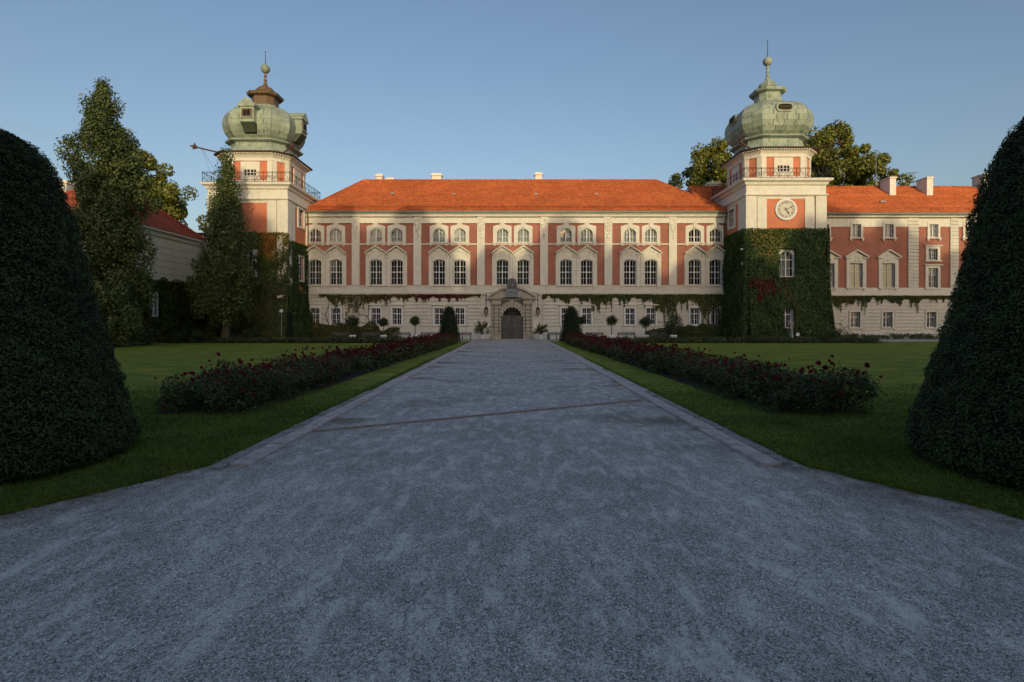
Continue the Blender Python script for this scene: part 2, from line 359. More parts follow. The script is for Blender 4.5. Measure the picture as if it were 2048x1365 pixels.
# grass blades where the lawn is close
def in_poly(P, poly):
    x, y = P[:, 0], P[:, 1]; c = np.zeros(len(P), bool); n = len(poly)
    for i in range(n):
        x1, y1 = poly[i]; x2, y2 = poly[(i + 1) % n]
        if y1 == y2: continue
        c ^= ((y1 > y) != (y2 > y)) & (x < (x2 - x1) * (y - y1) / (y2 - y1) + x1)
    return c
rng = np.random.default_rng(11)
for nm, poly, sgn in (('grass_left', LEw + LP[len(LE):], -1), ('grass_right', [(4.02, 56.2)] + REw + RP[1 + len(RE):], 1)):
    n = 210000; y = 4.4 + 13.5 * rng.uniform(0, 1, n) ** 1.7; x = sgn * (3.8 + rng.uniform(0, 1, n) * np.minimum(y * .95 - .2, 10))
    P = np.stack([x, y], 1); P = P[in_poly(P, poly) & (rng.uniform(size=n) < np.clip((18 - y) / 7, 0, 1))]; n = len(P)
    e = np.abs(noise2(rng)(P[:, 0], P[:, 1], 1.1)); h = rng.uniform(.022, .05, n) * (.8 + .35 * e) * (1 + .02 * P[:, 1])
    a = rng.uniform(0, 6.28, n); wd = rng.uniform(.004, .007, n) * (1 + .06 * P[:, 1]); ln = rng.normal(size=(n, 2)) * (h * .55)[:, None]
    B = np.stack([P[:, 0], P[:, 1], np.full(n, .03)], 1); d = np.stack([np.cos(a) * wd, np.sin(a) * wd, np.zeros(n)], 1)
    T = B + np.stack([ln[:, 0], ln[:, 1], h], 1)
    V = np.stack([B - d, B + d, T], 1).reshape(-1, 3)
    tag(put(nm.split('_')[0], mesh_np('grass', V, np.arange(3 * n).reshape(n, 3), 3), 'blade'),
        'short mown grass blades edging the gravel ' + ('below the plain tower' if sgn < 0 else 'below the clock tower'), 'grass', kind='stuff')
for nm, pl_ in (('plain', LEw + [(-4.2, 30)]), ('clock', [(4.02, 30)] + REw)):
    B, T, D = [], [], []
    for (a, b), (c, d_) in zip(pl_, pl_[1:]):
        L = math.hypot(c - a, d_ - b); mid = (b + d_) / 2
        if mid > 31 or abs(a) > 14: continue
        k = int(L * (420 if L < 5 else 260)); t = rng.uniform(0, 1, k); nx, ny = (d_ - b) / L, -(c - a) / L
        o = rng.normal(0, .035, k) - .01; x = a + (c - a) * t + nx * o; y = b + (d_ - b) * t + ny * o; h = rng.uniform(.03, .085, k)
        B.append(np.stack([x, y, np.full(k, .01)], 1)); sg_ = 1.0
        T.append(np.stack([x + rng.normal(0, .03, k), y + rng.normal(0, .03, k), h], 1)); q = rng.uniform(0, 6.28, k); D.append(np.stack([np.cos(q), np.sin(q), q * 0], 1) * .006)
    B, T, D = map(np.concatenate, (B, T, D)); V = np.stack([B - D, B + D, T], 1).reshape(-1, 3); n = len(B)
    tag(put('grass', mesh_np('grass', V, np.arange(3 * n).reshape(n, 3), 3), 'blade'), f'ragged fringe of longer grass at the lawn edge on the {nm} tower side', 'grass', kind='stuff')
# loose gravel chips
n = 90000; y = 2.7 + 8 * rng.uniform(0, 1, n) ** 1.8; x = rng.uniform(-1, 1, n) * np.minimum(y * .98, 7)
P = np.stack([x, y], 1)
keep = ~in_poly(P, LP) & ~in_poly(P, RP) & (noise2(rng)(x, y * .6, 2.2) + rng.normal(size=n) * .5 > -.1)
P = P[keep]; n = len(P); s = rng.uniform(.003, .0075, n) * np.where(rng.uniform(size=n) > .985, 1.7, 1)
oc = np.array([(1, 0, 0), (0, 1, 0), (-1, 0, 0), (0, -1, 0), (0, 0, 1), (0, 0, -.5)], float)
V = oc[None] * (1 + rng.uniform(-.35, .35, (n, 6, 1))) * s[:, None, None] * np.array([1, 1, .7])
a = rng.uniform(0, 6.28, n); ca, sa = np.cos(a)[:, None], np.sin(a)[:, None]
V = np.stack([V[..., 0] * ca - V[..., 1] * sa + P[:, :1], V[..., 0] * sa + V[..., 1] * ca + P[:, 1:], V[..., 2] + s[:, None] * .35], -1).reshape(-1, 3)
of = np.array([(0, 1, 4), (1, 2, 4), (2, 3, 4), (3, 0, 4), (1, 0, 5), (2, 1, 5), (3, 2, 5), (0, 3, 5)])
tag(put('gravel', mesh_np('gravel', V, (of[None] + 6 * np.arange(n)[:, None, None]).reshape(-1, 3), 3), 'pebble'),
    'loose grey gravel chips lying on the drive', 'gravel', kind='stuff')
# kerbs: pink sandstone slabs with a row of grey setts behind them near the forecourt
rk = random.Random(3)
for side in (-1, 1):
    xin = -3.62 if side < 0 else 3.47
    kb = tag(put('kerb_left' if side < 0 else 'kerb_right', None, loc=(xin, 7.5, 0)), kind='structure')
    y = 7.62
    while y < 56:
        L = rk.choice((.5, .62, .75)); q = int(L * 100)
        shared('kerb_stone', ('kerb', q), lambda: MB().rings([[(-.14, 0, -.05), (.14, 0, -.05), (.14, L - .02, -.05), (-.14, L - .02, -.05)],
               [(-.14, 0, .038), (.14, 0, .038), (.14, L - .02, .038), (-.14, L - .02, .038)],
               [(-.13, .012, .048), (.13, .012, .048), (.12, L - .035, .048), (-.12, L - .035, .048)]]), 'kerb', kb,
               (xin + side * .14 + rk.uniform(-.008, .008), y, rk.uniform(-.008, .006)), (0, rk.uniform(-.02, .02), rk.uniform(-.006, .006)))
        y += L
    y = 7.55
    while y < 15.5:
        if rk.random() < .93 - .04 * max(0, y - 9):
            shared('sett', 'sett', lambda: MB().rings([[(-.085, -.10, -.05), (.085, -.10, -.05), (.085, .10, -.05), (-.085, .10, -.05)],
               [(-.085, -.10, .03), (.085, -.10, .03), (.085, .10, .03), (-.085, .10, .03)],
               [(-.06, -.075, .045), (.06, -.075, .045), (.06, .075, .045), (-.06, .075, .045)]]), 'sett', kb,
               (xin + side * .385 + rk.uniform(-.01, .01), y, rk.uniform(-.006, .008)), (rk.uniform(-.04, .04), rk.uniform(-.04, .04), rk.uniform(-.05, .05)))
        y += .225
# drain running slantwise over the drive
A, B = Vector((-3.75, 9.9, 0)), Vector((3.5, 14.1, 0)); d = (B - A).normalized(); nn = Vector((-d.y, d.x, 0))
dr = thing('drain_channel', 'narrow iron drain channel slanting across the gravel drive', 'drain', tuple((A + B) / 2))
def bar(o0, o1, z0, z1):
    r = []
    for P_ in (A, B):
        r.append([tuple(P_ + nn * o0 + Vector((0, 0, z0))), tuple(P_ + nn * o1 + Vector((0, 0, z0))), tuple(P_ + nn * o1 + Vector((0, 0, z1))), tuple(P_ + nn * o0 + Vector((0, 0, z1)))])
    return MB().rings(r)
def lpart(name, mb, mat, parent, smooth=False):            # mesh built in world coordinates, origin left at the parent's base
    o = put(name, mb.mesh(name, smooth), mat, parent); return o
lpart('slot', bar(-.05, .05, -.02, .004), 'iron', dr)
for o_ in (-.10, .05): lpart('rim', bar(o_, o_ + .05, -.02, .012), 'drain_rim', dr)
for k in range(14):
    t = (k + .5) / 14; c = A.lerp(B, t)
    shared('grate_bar', 'grate', lambda: MB().rings([[tuple(x * d + y_ * nn + Vector((0, 0, z))) for x, y_ in ((-.02, -.05), (.02, -.05), (.02, .05), (-.02, .05))] for z in (0, .008)]), 'drain', dr, tuple(c))

# ------------------------------------------------------------------ windows
rw = random.Random(5)
def arch(w_, h, rise, n=10):                              # points of a segmental arch, left to right
    r = ((w_ / 2) ** 2 + rise ** 2) / (2 * rise)
    return [(-w_ / 2 + w_ * i / n, h - r + math.sqrt(max(0, r * r - (-w_ / 2 + w_ * i / n) ** 2))) for i in range(n + 1)]
def surround(w_, h, rise, hw, top, y0, y1, sill=-.05):
    mb = MB(); mb.box(-hw, -w_ / 2, y0, y1, sill, h - rise); mb.box(w_ / 2, hw, y0, y1, sill, h - rise)
    pts = arch(w_, h, rise) if rise > 0 else [(-w_ / 2, h), (w_ / 2, h)]
    full = [(-hw, h - rise)] + ([(-w_ / 2, h - rise)] if rise > 0 else [(-w_ / 2, h)]) + pts[1:-1] + [(w_ / 2, h - rise if rise > 0 else h), (hw, h - rise)]
    if rise == 0:
        mb.prism([(-hw, h), (hw, h), (hw, top(hw)), (-hw, top(-hw))], y0, y1)
    else:
        full = [(-hw, h - rise), *arch(w_, h, rise), (hw, h - rise)]
        for (a, za), (b, zb) in zip(full, full[1:]):
            if b - a > 1e-6: mb.prism([(a, za), (b, zb), (b, top(b)), (a, top(a))], y0, y1)
    return mb
def frame(w_, h, rise, tr, fw=.07, mw=.10, bars_v=1, bars=(.5, .5), yo=.14):
    mb = MB(); y0, y1 = yo, yo + .08; top = h if rise == 0 else h
    mb.box(-w_ / 2, -w_ / 2 + fw, y0, y1, 0, top); mb.box(w_ / 2 - fw, w_ / 2, y0, y1, 0, top)
    mb.box(-w_ / 2 + fw, w_ / 2 - fw, y0, y1, 0, fw)
    if rise == 0: mb.box(-w_ / 2 + fw, w_ / 2 - fw, y0, y1, h - fw, h)
    else:
        ot, it = arch(w_, h, rise), arch(w_, h - fw * 1.1, rise)
        for k in range(len(ot) - 1): mb.prism([it[k], it[k + 1], ot[k + 1], ot[k]], y0 - .004, y1)
    mb.box(-mw / 2, mw / 2, y0 - .03, y1, fw, h - fw)
    if tr: mb.box(-w_ / 2 + fw, w_ / 2 - fw, y0 - .025, y1 - .004, tr - mw * .45, tr + mw * .45)
    for s_ in (-1, 1):
        for k in range(bars_v):
            c = s_ * (w_ / 4 + .01); mb.box(c - .017, c + .017, y0 + .01, y1 - .02, fw, h - fw)
    return mb, (fw, h - fw)
def hbars(mb, w_, zs, yo=.14, t=.017):
    for z in zs: mb.box(-w_ / 2 + .07, w_ / 2 - .07, yo + .012, yo + .055, z - t, z + t)
    return mb
def curtain(w_, h, k):
    mb = MB(); n = 24; r_ = random.Random(k); ph = r_.uniform(0, 6)
    for i in range(n):
        x0, x1 = -w_ / 2 + w_ * i / n, -w_ / 2 + w_ * (i + 1) / n
        f = lambda x: .42 + .035 * math.sin(x * 31 + ph) + .02 * math.sin(x * 13 + ph * 2)
        mb.quad((x0, f(x0), 0), (x1, f(x1), 0), (x1, f(x1), h), (x0, f(x0), h))
    return mb
def pane(w_, h): return MB().quad((-w_ / 2, 0, -h / 2), (w_ / 2, 0, -h / 2), (w_ / 2, 0, h / 2), (-w_ / 2, 0, h / 2))
def panes(wo, key, x, y, z, w_, h, tr, yo=.18, tilt=.012, lean=0):
    for s_ in (-1, 1):
        for a, b in ((.05, tr), (tr, h)) if tr else ((.05, h),):
            shared('pane', ('pane', key, a), lambda: pane(w_ / 2 - .06, b - a), 'glass', wo, (x + s_ * w_ / 4, y + yo, z + (a + b) / 2),
                   (lean + rw.uniform(-tilt, tilt) * .7, 0, rw.uniform(-tilt, tilt)))
G_Y = {}
def win_first(root, x, y, z, cur='green', vine=False):
    W_, H = 1.38, 2.86; L = (x, y, z)
    wo = shared('window', 'w1', lambda: surround(W_, H, .2, 1.175, lambda t: 3.52, -.10, .25), 'cream_trim', root, L)
    def fr():
        mb, _ = frame(W_, H, .2, 1.46); return hbars(mb, W_, (.76, 2.12))
    shared('frame', 'w1f', fr, 'white', wo, L)
    panes(wo, 'w1', x, y, z, W_, H, 1.46, tilt=.03)
    def arc_():
        mb = MB(); o, i_ = arch(W_ + .34, H + .17, .25), arch(W_ + .06, H + .03, .21)
        for k in range(len(o) - 1): mb.prism([i_[k], i_[k + 1], o[k + 1], o[k]], -.15, -.101)
        for s_ in (-1, 1): mb.box(min(s_ * .74, s_ * .84), max(s_ * .74, s_ * .84), -.13, -.101, 0, 2.6)
        return mb
    shared('moulding', 'w1m', arc_, 'cream_trim', wo, L)
    def ped():
        mb = MB().prism([(-1.12, 3.525), (1.12, 3.525), (0, 4.36)], -.08, .02)
        for s_ in (-1, 1):
            p = [(s_ * 1.19, 3.56), (s_ * 1.19, 3.70), (0, 4.50), (0, 4.34)]
            mb.prism(p if s_ < 0 else p[::-1], -.46, -.081)
            mb.box(min(s_ * .72, s_ * 1.19), max(s_ * .72, s_ * 1.19), -.31, -.082, 3.46, 3.56)
            mb.box(min(s_ * .80, s_ * 1.0), max(s_ * .80, s_ * 1.0), -.24, -.101, 3.12, 3.458)
        return mb
    shared('pediment', 'w1p', ped, 'cream_trim', wo, L)
    def orn():
        mb = MB()
        for q in range(7):
            a_ = -.42 + .14 * q; mb.lathe([(.001, -.02), (.05, .0), (.035, .04), (.001, .05)], 6, (a_, -.12))
            mb.v = mb.v
        n = len(mb.v)
        mb.v = [(vx, vy, 3.62 + (vz * 1.4) + .18 * (1 - abs(vx) / .45)) for vx, vy, vz in mb.v]
        for q in range(5): mb.box(-.34 + .15 * q, -.26 + .15 * q, -.13, -.101, 3.30, 3.42)
        mb.prism([(-.16, 3.86), (0, 3.72), (.16, 3.86), (0, 4.10)], -.15, -.081)
        return mb
    shared('carving', 'w1o', orn, 'cream_trim', wo, L)['kind'] = 'stuff'
    def sl_():
        mb = MB().box(-1.18, 1.18, -.26, -.0, -.17, -.052)
        for s_ in (-1, 1): mb.box(s_ * .85 - .1, s_ * .85 + .1, -.2, -.002, -.40, -.172)
        return mb
    shared('sill', 'w1s', sl_, 'cream_trim', wo, L)
    if cur: shared('curtain', ('w1c', cur, rw.randint(0, 2)), lambda: curtain(W_, H, rw.randint(0, 9)), {'green': 'curtain_reflection_green', 'white': 'curtain', 'brown': 'curtain_brown'}[cur], wo, L)  # green ones put the reflected greenery into the cloth colour
    return wo
def win_upper(root, x, y, z, cur='white'):
    W_, H = 1.35, 1.55; L = (x, y, z)
    def top(t): return 1.80 + .22 * max(0, 1 - (abs(t) / 1.0) ** 2)
    wo = shared('window', 'w2', lambda: surround(W_, H, .45, 1.06, top, -.12, .25), 'cream_trim', root, L)
    def key():
        mb = MB().prism([(-.14, 1.62), (.14, 1.62), (.19, 2.17), (-.19, 2.17)], -.20, -.121)
        mb.prism([(-.30, 2.00), (.30, 2.00), (.26, 2.17), (-.26, 2.17)], -.16, -.122); return mb
    shared('keystone', 'w2k', key, 'cream_trim', wo, L)
    def fr():
        mb, _ = frame(W_, H, .45, 0, mw=.12); return hbars(mb, W_, (.62,), t=.03)
    shared('frame', 'w2f', fr, 'white', wo, L)
    panes(wo, 'w2', x, y, z, W_, H, .62, tilt=.012, lean=.03)
    def sl_():
        mb = MB().box(-1.12, 1.12, -.22, -.0, -.16, -.052)
        for s_ in (-1, 1): mb.box(s_ * .88 - .12, s_ * .88 + .12, -.18, -.002, -.42, -.162)
        return mb
    shared('sill', 'w2s', sl_, 'cream_trim', wo, L)
    if cur: shared('curtain', ('w2c', cur), lambda: curtain(W_, H, 3), {'white': 'curtain', 'brown': 'curtain_brown'}[cur], wo, L)
    return wo
def win_ground(root, x, y, z, hood=True, w_=1.06, H=1.9, key='w3', tr=1.26, hw=.17, yo=.10, smat='white'):
    L = (x, y, z)
    wo = shared('window', key, lambda: surround(w_, H, 0, w_ / 2 + hw, lambda t: H + hw, -.19, .2), smat, root, L)
    wo_s = lambda: MB().box(-w_ / 2 - hw - .03, w_ / 2 + hw + .03, -.26, -.0, -.16, -.052)
    shared('sill', key + 's', wo_s, 'cream_trim', wo, L)
    def fr():
        mb, _ = frame(w_, H, 0, tr, mw=.10, yo=yo); return hbars(mb, w_, (tr * .5,), yo=yo)
    shared('frame', key + 'f', fr, 'white', wo, L)
    panes(wo, key, x, y, z, w_, H, tr, yo=yo + .04)
    if hood: shared('hood', key + 'h', lambda: MB().prism([(-.86, H + hw + .16), (.86, H + hw + .16), (.86, H + hw + .22), (0, H + hw + .31), (-.86, H + hw + .22)], -.40, -.02).box(-.78, .78, -.21, -.02, H + hw + .002, H + hw + .158), 'cream_trim', wo, L)
    return wo

# ------------------------------------------------------------------ main building
YF = 62.9; XL, XR = -23.5, 24.72
BAYS = [-21.19, -14.24, -7.03, .20, 7.47, 14.79, 22.18]
PIL = [-17.72, -10.69, -3.43, 3.77, 11.10, 18.47]
DX = 1.19
mainb = thing('castle_wing', 'long cream and brick palace front with stone portal and orange tiled roof between two towers', 'palace', (.2, YF, 0))
holes = []
for k, bxc in enumerate(BAYS):
    for s_ in (-1, 1):
        holes.append((bxc + s_ * DX - .69, bxc + s_ * DX + .69, 6.23, 9.09)); holes.append((bxc + s_ * DX - .675, bxc + s_ * DX + .675, 11.10, 12.65))
        if k != 3: holes.append((bxc + s_ * DX - .53, bxc + s_ * DX + .53, 1.66, 3.56))
PX = .12
lpart('brick_wall', holes_wall(MB(), XL, XR, 6.0, 13.4, holes, YF, YF + .45), 'brick', mainb)
lpart('ground_wall', holes_wall(MB(), XL, XR, 0, 6.0, holes + [(PX - 1.25, PX + 1.25, -1, 3.9)], YF, YF + .45), 'cream', mainb)
# rusticated courses with open joints
def course(root, x0, x1, yf, z0, z1, t=.15):
    if x1 - x0 < .15: return
    lpart('stone_course', MB().rings([[(x0, yf, z0), (x1, yf, z0), (x1, yf, z1), (x0, yf, z1)][::-1], [(x0 + .004, yf - t, z0 + .004), (x1 - .004, yf - t, z0 + .004), (x1 - .004, yf - t, z1 - .004), (x0 + .004, yf - t, z1 - .004)][::-1]]), 'cream', root)
ch = .41; z = 1.50; wins = [(b + s_ * DX) for k, b in enumerate(BAYS) if k != 3 for s_ in (-1, 1)]
lpart('plinth', holes_wall(MB(), XL, XR, 0, 1.44, [(PX - 2.4, PX + 2.4, -1, 9)], YF - .152, YF - .001), 'cream', mainb)
while z < 4.9:
    z1 = min(z + ch - .085, 5.0); xs = [XL]
    for wx in sorted(wins):
        if z < 3.90 and z1 > 1.60: xs += [wx - .84, wx + .84]
    xs += [XR]
    segs = list(zip(xs[::2], xs[1::2])); out = []
    for a, b in segs:
        if a < PX - 3.5 and b > PX + 3.5: out += [(a, PX - 3.5), (PX + 3.5, b)] if z < 6 else [(a, b)]
        else: out.append((a, b))
    for a, b in out:
        while b - a > 8: course(mainb, a, a + 6.6, YF, z, z1); a += 6.6
        course(mainb, a, b, YF, z, z1)
    z += ch
for s_ in (-1, 1):
    x0, x1 = (XL, PX - 2.95) if s_ < 0 else (PX + 2.95, XR)
    lpart('string_course', MB().box(x0, x1, YF - .28, YF - .001, 5.20, 5.34).box(x0, x1, YF - .20, YF - .002, 5.08, 5.199), 'cream_trim', mainb)
lpart('base_band', MB().box(XL, XR, YF - .10, YF - .001, 5.40, 6.12), 'cream', mainb)
lpart('band_moulding', MB().box(XL, XR, YF - .16, YF - .101, 5.36, 5.46).box(XL, XR, YF - .15, YF - .001, 6.122, 6.17), 'cream_trim', mainb)
def carving(seed):
    r_ = random.Random(seed); mb = MB()
    for i in range(26):
        t = i / 25; z_ = 13.72 - 2.3 * t; w0 = .36 * (1 - .75 * t) if t > .25 else .40
        x = r_.uniform(-w0, w0); s = r_.uniform(.08, .15)
        mb.lathe([(.001, 0), (s, s * .6), (s * .7, s * 1.5), (.001, s * 1.9)], 6, (x, 0))
        k = 24; mb.v[-k:] = [(a, b * .9, c + z_) for a, b, c in mb.v[-k:]]
    for s_ in (-1, 1):
        pts = [(s_ * (.38 - .34 * i / 10), -.03, 13.2 - .8 * math.sin(math.pi * .5 * i / 10)) for i in range(11)]
        mb.tube(pts, .07, 5)
    return mb
for k, px in enumerate(PIL):
    po = lpart('pilaster', MB().box(px - .445, px + .445, YF - .20, YF - .001, 6.175, 14.02), 'cream_trim', mainb)
    shared('capital_carving', ('cap', k % 2), lambda: carving(k), 'cream_trim', po, (px, YF - .20, 0))['kind'] = 'stuff'
edges = [XL] + [q for p in PIL for q in (p - .446, p + .446)] + [XR]
for a, b in zip(edges[::2], edges[1::2]):
    lpart('belt', MB().box(a, b, YF - .12, YF - .002, 10.80, 10.94), 'cream_trim', mainb)
    lpart('frieze', MB().box(a, b, YF - .13, YF - .002, 13.28, 13.88).box(a, b, YF - .20, YF - .131, 13.24, 13.34), 'cream_trim', mainb)
    dn = MB(); x = a + .05
    while x < b - .1: dn.box(x, x + .13, YF - .30, YF - .132, 13.90, 14.02); x += .25
    tag(lpart('dentils', dn, 'dentil', mainb), kind='stuff')
lpart('cornice', MB().box(XL, XR, YF - .38, YF + .4, 14.025, 14.20).box(XL, XR, YF - .50, YF + .4, 14.202, 14.36), 'cream_trim', mainb)
gt = MB(); gt.tube([(XL - .3, YF - .62, 14.42), (XR + .1, YF - .62, 14.42)], .13, 8)
lpart('gutter', gt, 'gutter', mainb, True)
for k, bxc in enumerate(BAYS):
    for s_ in (-1, 1):
        x = bxc + s_ * DX
        win_first(mainb, x, YF, 6.23, 'green' if (k * 2 + (s_ > 0)) in (0, 1, 2, 6, 7, 8) else (None if rw.random() < .6 else 'green'))
        win_upper(mainb, x, YF, 11.10, 'brown' if (k, s_) in ((0, -1), (6, 1)) else (None if (k, s_) == (6, -1) else 'white'))
        if k != 3: win_ground(mainb, x, YF, 1.66, hood=k not in (0, 6))
lpart('dark_backing', MB().quad((XL, YF + 1.9, 0), (XR, YF + 1.9, 0), (XR, YF + 1.9, 14), (XL, YF + 1.9, 14)).box(XL, XR, YF + .46, YF + 1.89, 5.2, 5.5).box(XL, XR, YF + .46, YF + 1.89, 10, 10.3), 'dark', mainb)
lpart('rear_wall', MB().box(XL, XL + .3, YF + .46, YF + 14, 0, 14.2).box(XR - .3, XR, YF + .46, YF + 14, 0, 14.2).box(XL, XR, YF + 14.001, YF + 14.4, 0, 14.2), 'cream', mainb)
def hip_roof(root, ex0, ex1, rx0, rx1, ye, yr, yb, ze, zr, mat, rows=ROWS):
    mb = MB(); rr = random.Random(9)
    for i in range(rows):                                  # lapped courses of tiles, each a little proud of the next
        t0, t1 = i / rows, (i + 1.12) / rows; t1 = min(t1, 1)
        f = lambda t, dz: [(ex0 + (rx0 - ex0) * t, ye + (yr - ye) * t, ze + (zr - ze) * t + dz), (ex1 + (rx1 - ex1) * t, ye + (yr - ye) * t, ze + (zr - ze) * t + dz)]
        lo, hi = f(t0, .10 + rr.uniform(-.012, .012)), f(t1, .004); un = f(t0, -.02)
        mb.quad(lo[0], lo[1], hi[1], hi[0]); mb.quad(un[0], un[1], lo[1], lo[0])
    d = yr - ye
    mb.quad((ex0, ye, ze), (rx0, yr, zr), (rx0, yb - d, zr), (ex0, yb, ze)); mb.quad((ex1, ye, ze), (ex1, yb, ze), (rx1, yb - d, zr), (rx1, yr, zr))
    mb.quad((ex0, yb, ze), (ex1, yb, ze), (rx1, yb - d, zr), (rx0, yb - d, zr))
    if yb - d > yr + .01: mb.quad((rx0, yr, zr), (rx1, yr, zr), (rx1, yb - d, zr), (rx0, yb - d, zr))
    ro = lpart('roof', mb, mat, root)
    rt = MB()
    def caps(a, b):
        a, b = Vector(a), Vector(b); n = int((b - a).length / .38); up = Vector((0, 0, .05))
        for i in range(n):
            p, q = a.lerp(b, i / n) + up, a.lerp(b, (i + 1.05) / n) + up; rt.tube([p, q], [.13, .105], 6)
    caps((rx0, yr, zr), (rx1, yr, zr)); caps((ex0, ye, ze), (rx0, yr, zr)); caps((ex1, ye, ze), (rx1, yr, zr))
    tag(lpart('ridge_tiles', rt, mat, ro), kind='stuff')
    return ro
mroof = hip_roof(mainb, XL - .45, XR + .45, -18.7, 18.45, YF - .62, 69.8, 77.4, 14.47, 19.92, 'tile')
def roofz(t): return (YF - .62 + (69.8 - YF + .62) * t, 14.47 + 5.45 * t)
sg = MB(); y_, z_ = roofz(.105)
for dz in (.16, .30): sg.tube([(XL + .6, y_, z_ + dz), (XR - .8, y_, z_ + dz)], .022, 5)
x = XL + .7
while x < XR - .8: sg.box(x - .02, x + .02, y_ - .02, y_ + .03, z_, z_ + .34); x += .9
lpart('snow_guard', sg, 'tile', mroof)
for vx, t in ((-14.2, .52), (-6.8, .5), (3.0, .5), (10.2, .5)):
    y_, z_ = roofz(t)
    shared('roof_vent', 'vent', lambda: MB().prism([(-.22, 0), (.22, 0), (.16, .16), (-.16, .16)], -.22, .25), 'zinc', mroof, (vx, y_ - .05, z_ + .02))
def chimney(root, x, y, z, w_, d, h, mat='chimney'):
    c = part('chimney', MB().box(-w_ / 2, w_ / 2, -d / 2, d / 2, -1.6, h), mat, root, loc=(x, y, z))
    part('chimney_cap', MB().box(-w_ / 2 - .12, w_ / 2 + .12, -d / 2 - .12, d / 2 + .12, h + .001, h + .14).box(-w_ / 2 - .05, w_ / 2 + .05, -d / 2 - .05, d / 2 + .05, h + .141, h + .3).box(-w_ / 2 + .1, w_ / 2 - .1, -d / 2 + .1, d / 2 - .1, h + .301, h + .36), mat, c, loc=(x, y, z))
for px_, w_, h in ((760, .75, .85), (779, .95, .55), (874, 1.2, .95), (1077, .85, 1.05)):
    chimney(mroof, (px_ - 1022) * 70.6 / F, 70.6 + (.6 if px_ == 779 else 0), 19.7, w_, .8, h)
for x_, ln in ((XL + .35, .5), (XR - .4, .4)):
    dp = MB().tube([(x_ + .1, YF - .62, 14.3), (x_ + .1, YF - .6, 13.9), (x_, YF - .3, 13.2), (x_, YF - .16, 12.8), (x_, YF - .16, 0)], .07, 7)
    lpart('downpipe', dp, 'brown', mainb, True)

# ------------------------------------------------------------------ portal
Yp = YF - .45
portal = put('portal', None, None, mainb, (PX, YF, 0))
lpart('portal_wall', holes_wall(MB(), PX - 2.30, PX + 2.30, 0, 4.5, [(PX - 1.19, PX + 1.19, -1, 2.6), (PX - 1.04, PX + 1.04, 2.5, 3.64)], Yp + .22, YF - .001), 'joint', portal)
for s_ in (-1, 1):
    z = .55
    lpart('pier_base', MB().box(PX + s_ * 1.78 - .52, PX + s_ * 1.78 + .52, Yp - .12, Yp + .219, 0, .54), 'stone', portal)
    while z < 4.0:
        for a, b, pr in ((1.26, 1.48, .10), (1.54, 2.03, 0), (2.09, 2.30, .10)):
            x0, x1 = sorted((PX + s_ * a, PX + s_ * b))
            lpart('stone_block', MB().rings([[(x0, Yp + .219, z), (x1, Yp + .219, z), (x1, Yp + .219, z + .36), (x0, Yp + .219, z + .36)][::-1],
                [(x0, Yp + pr + .03, z), (x1, Yp + pr + .03, z), (x1, Yp + pr + .03, z + .36), (x0, Yp + pr + .03, z + .36)][::-1],
                [(x0 + .03, Yp + pr, z + .03), (x1 - .03, Yp + pr, z + .03), (x1 - .03, Yp + pr, z + .33), (x0 + .03, Yp + pr, z + .33)][::-1]]), 'stone', portal)
        z += .41
    lpart('cornice_return', MB().box(min(PX + s_ * 1.15, PX + s_ * 2.72), max(PX + s_ * 1.15, PX + s_ * 2.72), Yp - .42, YF - .002, 4.62, 4.76).box(min(PX + s_ * 1.2, PX + s_ * 2.55), max(PX + s_ * 1.2, PX + s_ * 2.55), Yp - .25, YF - .002, 4.50, 4.619), 'stone', portal)
    lpart('capital', MB().box(PX + s_ * 1.78 - .56, PX + s_ * 1.78 + .56, Yp - .10, Yp + .219, 4.03, 4.14).box(PX + s_ * 1.78 - .5, PX + s_ * 1.78 + .5, Yp - .04, Yp + .219, 4.141, 4.498), 'stone', portal)
    cv = MB(); N_ = 12; o = []
    for k in range(N_ + 1):
        t = k / N_; a_ = t * R(58); o.append((s_ * (2.66 - 2.12 * math.sin(a_) / math.sin(R(58)) * 1.0), 4.78 + 1.0 * math.sin(t * math.pi / 2)))
    for (a, b) in zip(o, o[1:]):
        q = [(PX + a[0], a[1]), (PX + b[0], b[1]), (PX + b[0], b[1] + .24), (PX + a[0], a[1] + .22)]
        cv.prism(q if s_ < 0 else q[::-1], Yp - .40, YF - .003)
        q = [(PX + a[0], 4.765), (PX + b[0], 4.765), (PX + b[0], b[1] - .002), (PX + a[0], a[1] - .002)]
        cv.prism(q if s_ < 0 else q[::-1], Yp - .02, YF - .004)
    lpart('curved_pediment', cv, 'stone', portal)
NV = 11
for k in range(NV):
    a0, a1 = math.pi * k / NV + .022, math.pi * (k + 1) / NV - .022; pr = .07 if k % 2 == 0 else 0; ro_ = 1.72 if k != NV // 2 else 1.86
    q = [(PX + 1.045 * math.cos(a), 2.60 + 1.04 * math.sin(a)) for a in (a1, a0)] + [(PX + min(ro_ * math.cos(a), 1.26) if math.cos(a) > 0 else PX + max(ro_ * math.cos(a), -1.26), 2.60 + ro_ * math.sin(a)) for a in (a0, a1)]
    lpart('voussoir', MB().prism(q, Yp + .05 - pr, Yp + .218), 'stone', portal)
lpart('tablet', MB().box(PX - .70, PX + .70, Yp - .36, Yp + .2, 4.80, 5.62).box(PX - .78, PX + .78, Yp - .42, Yp + .2, 5.621, 5.72), 'tablet', portal)
lpart('tablet_shield', MB().rings([[(PX + r_ * .54 * math.cos(a), y_, 5.21 + r_ * .27 * math.sin(a)) for a in [2 * math.pi * i / 20 for i in range(20)]] for r_, y_ in ((1, Yp - .359), (1, Yp - .40), (.86, Yp - .41), (.82, Yp - .38))]), 'tablet', portal, True)
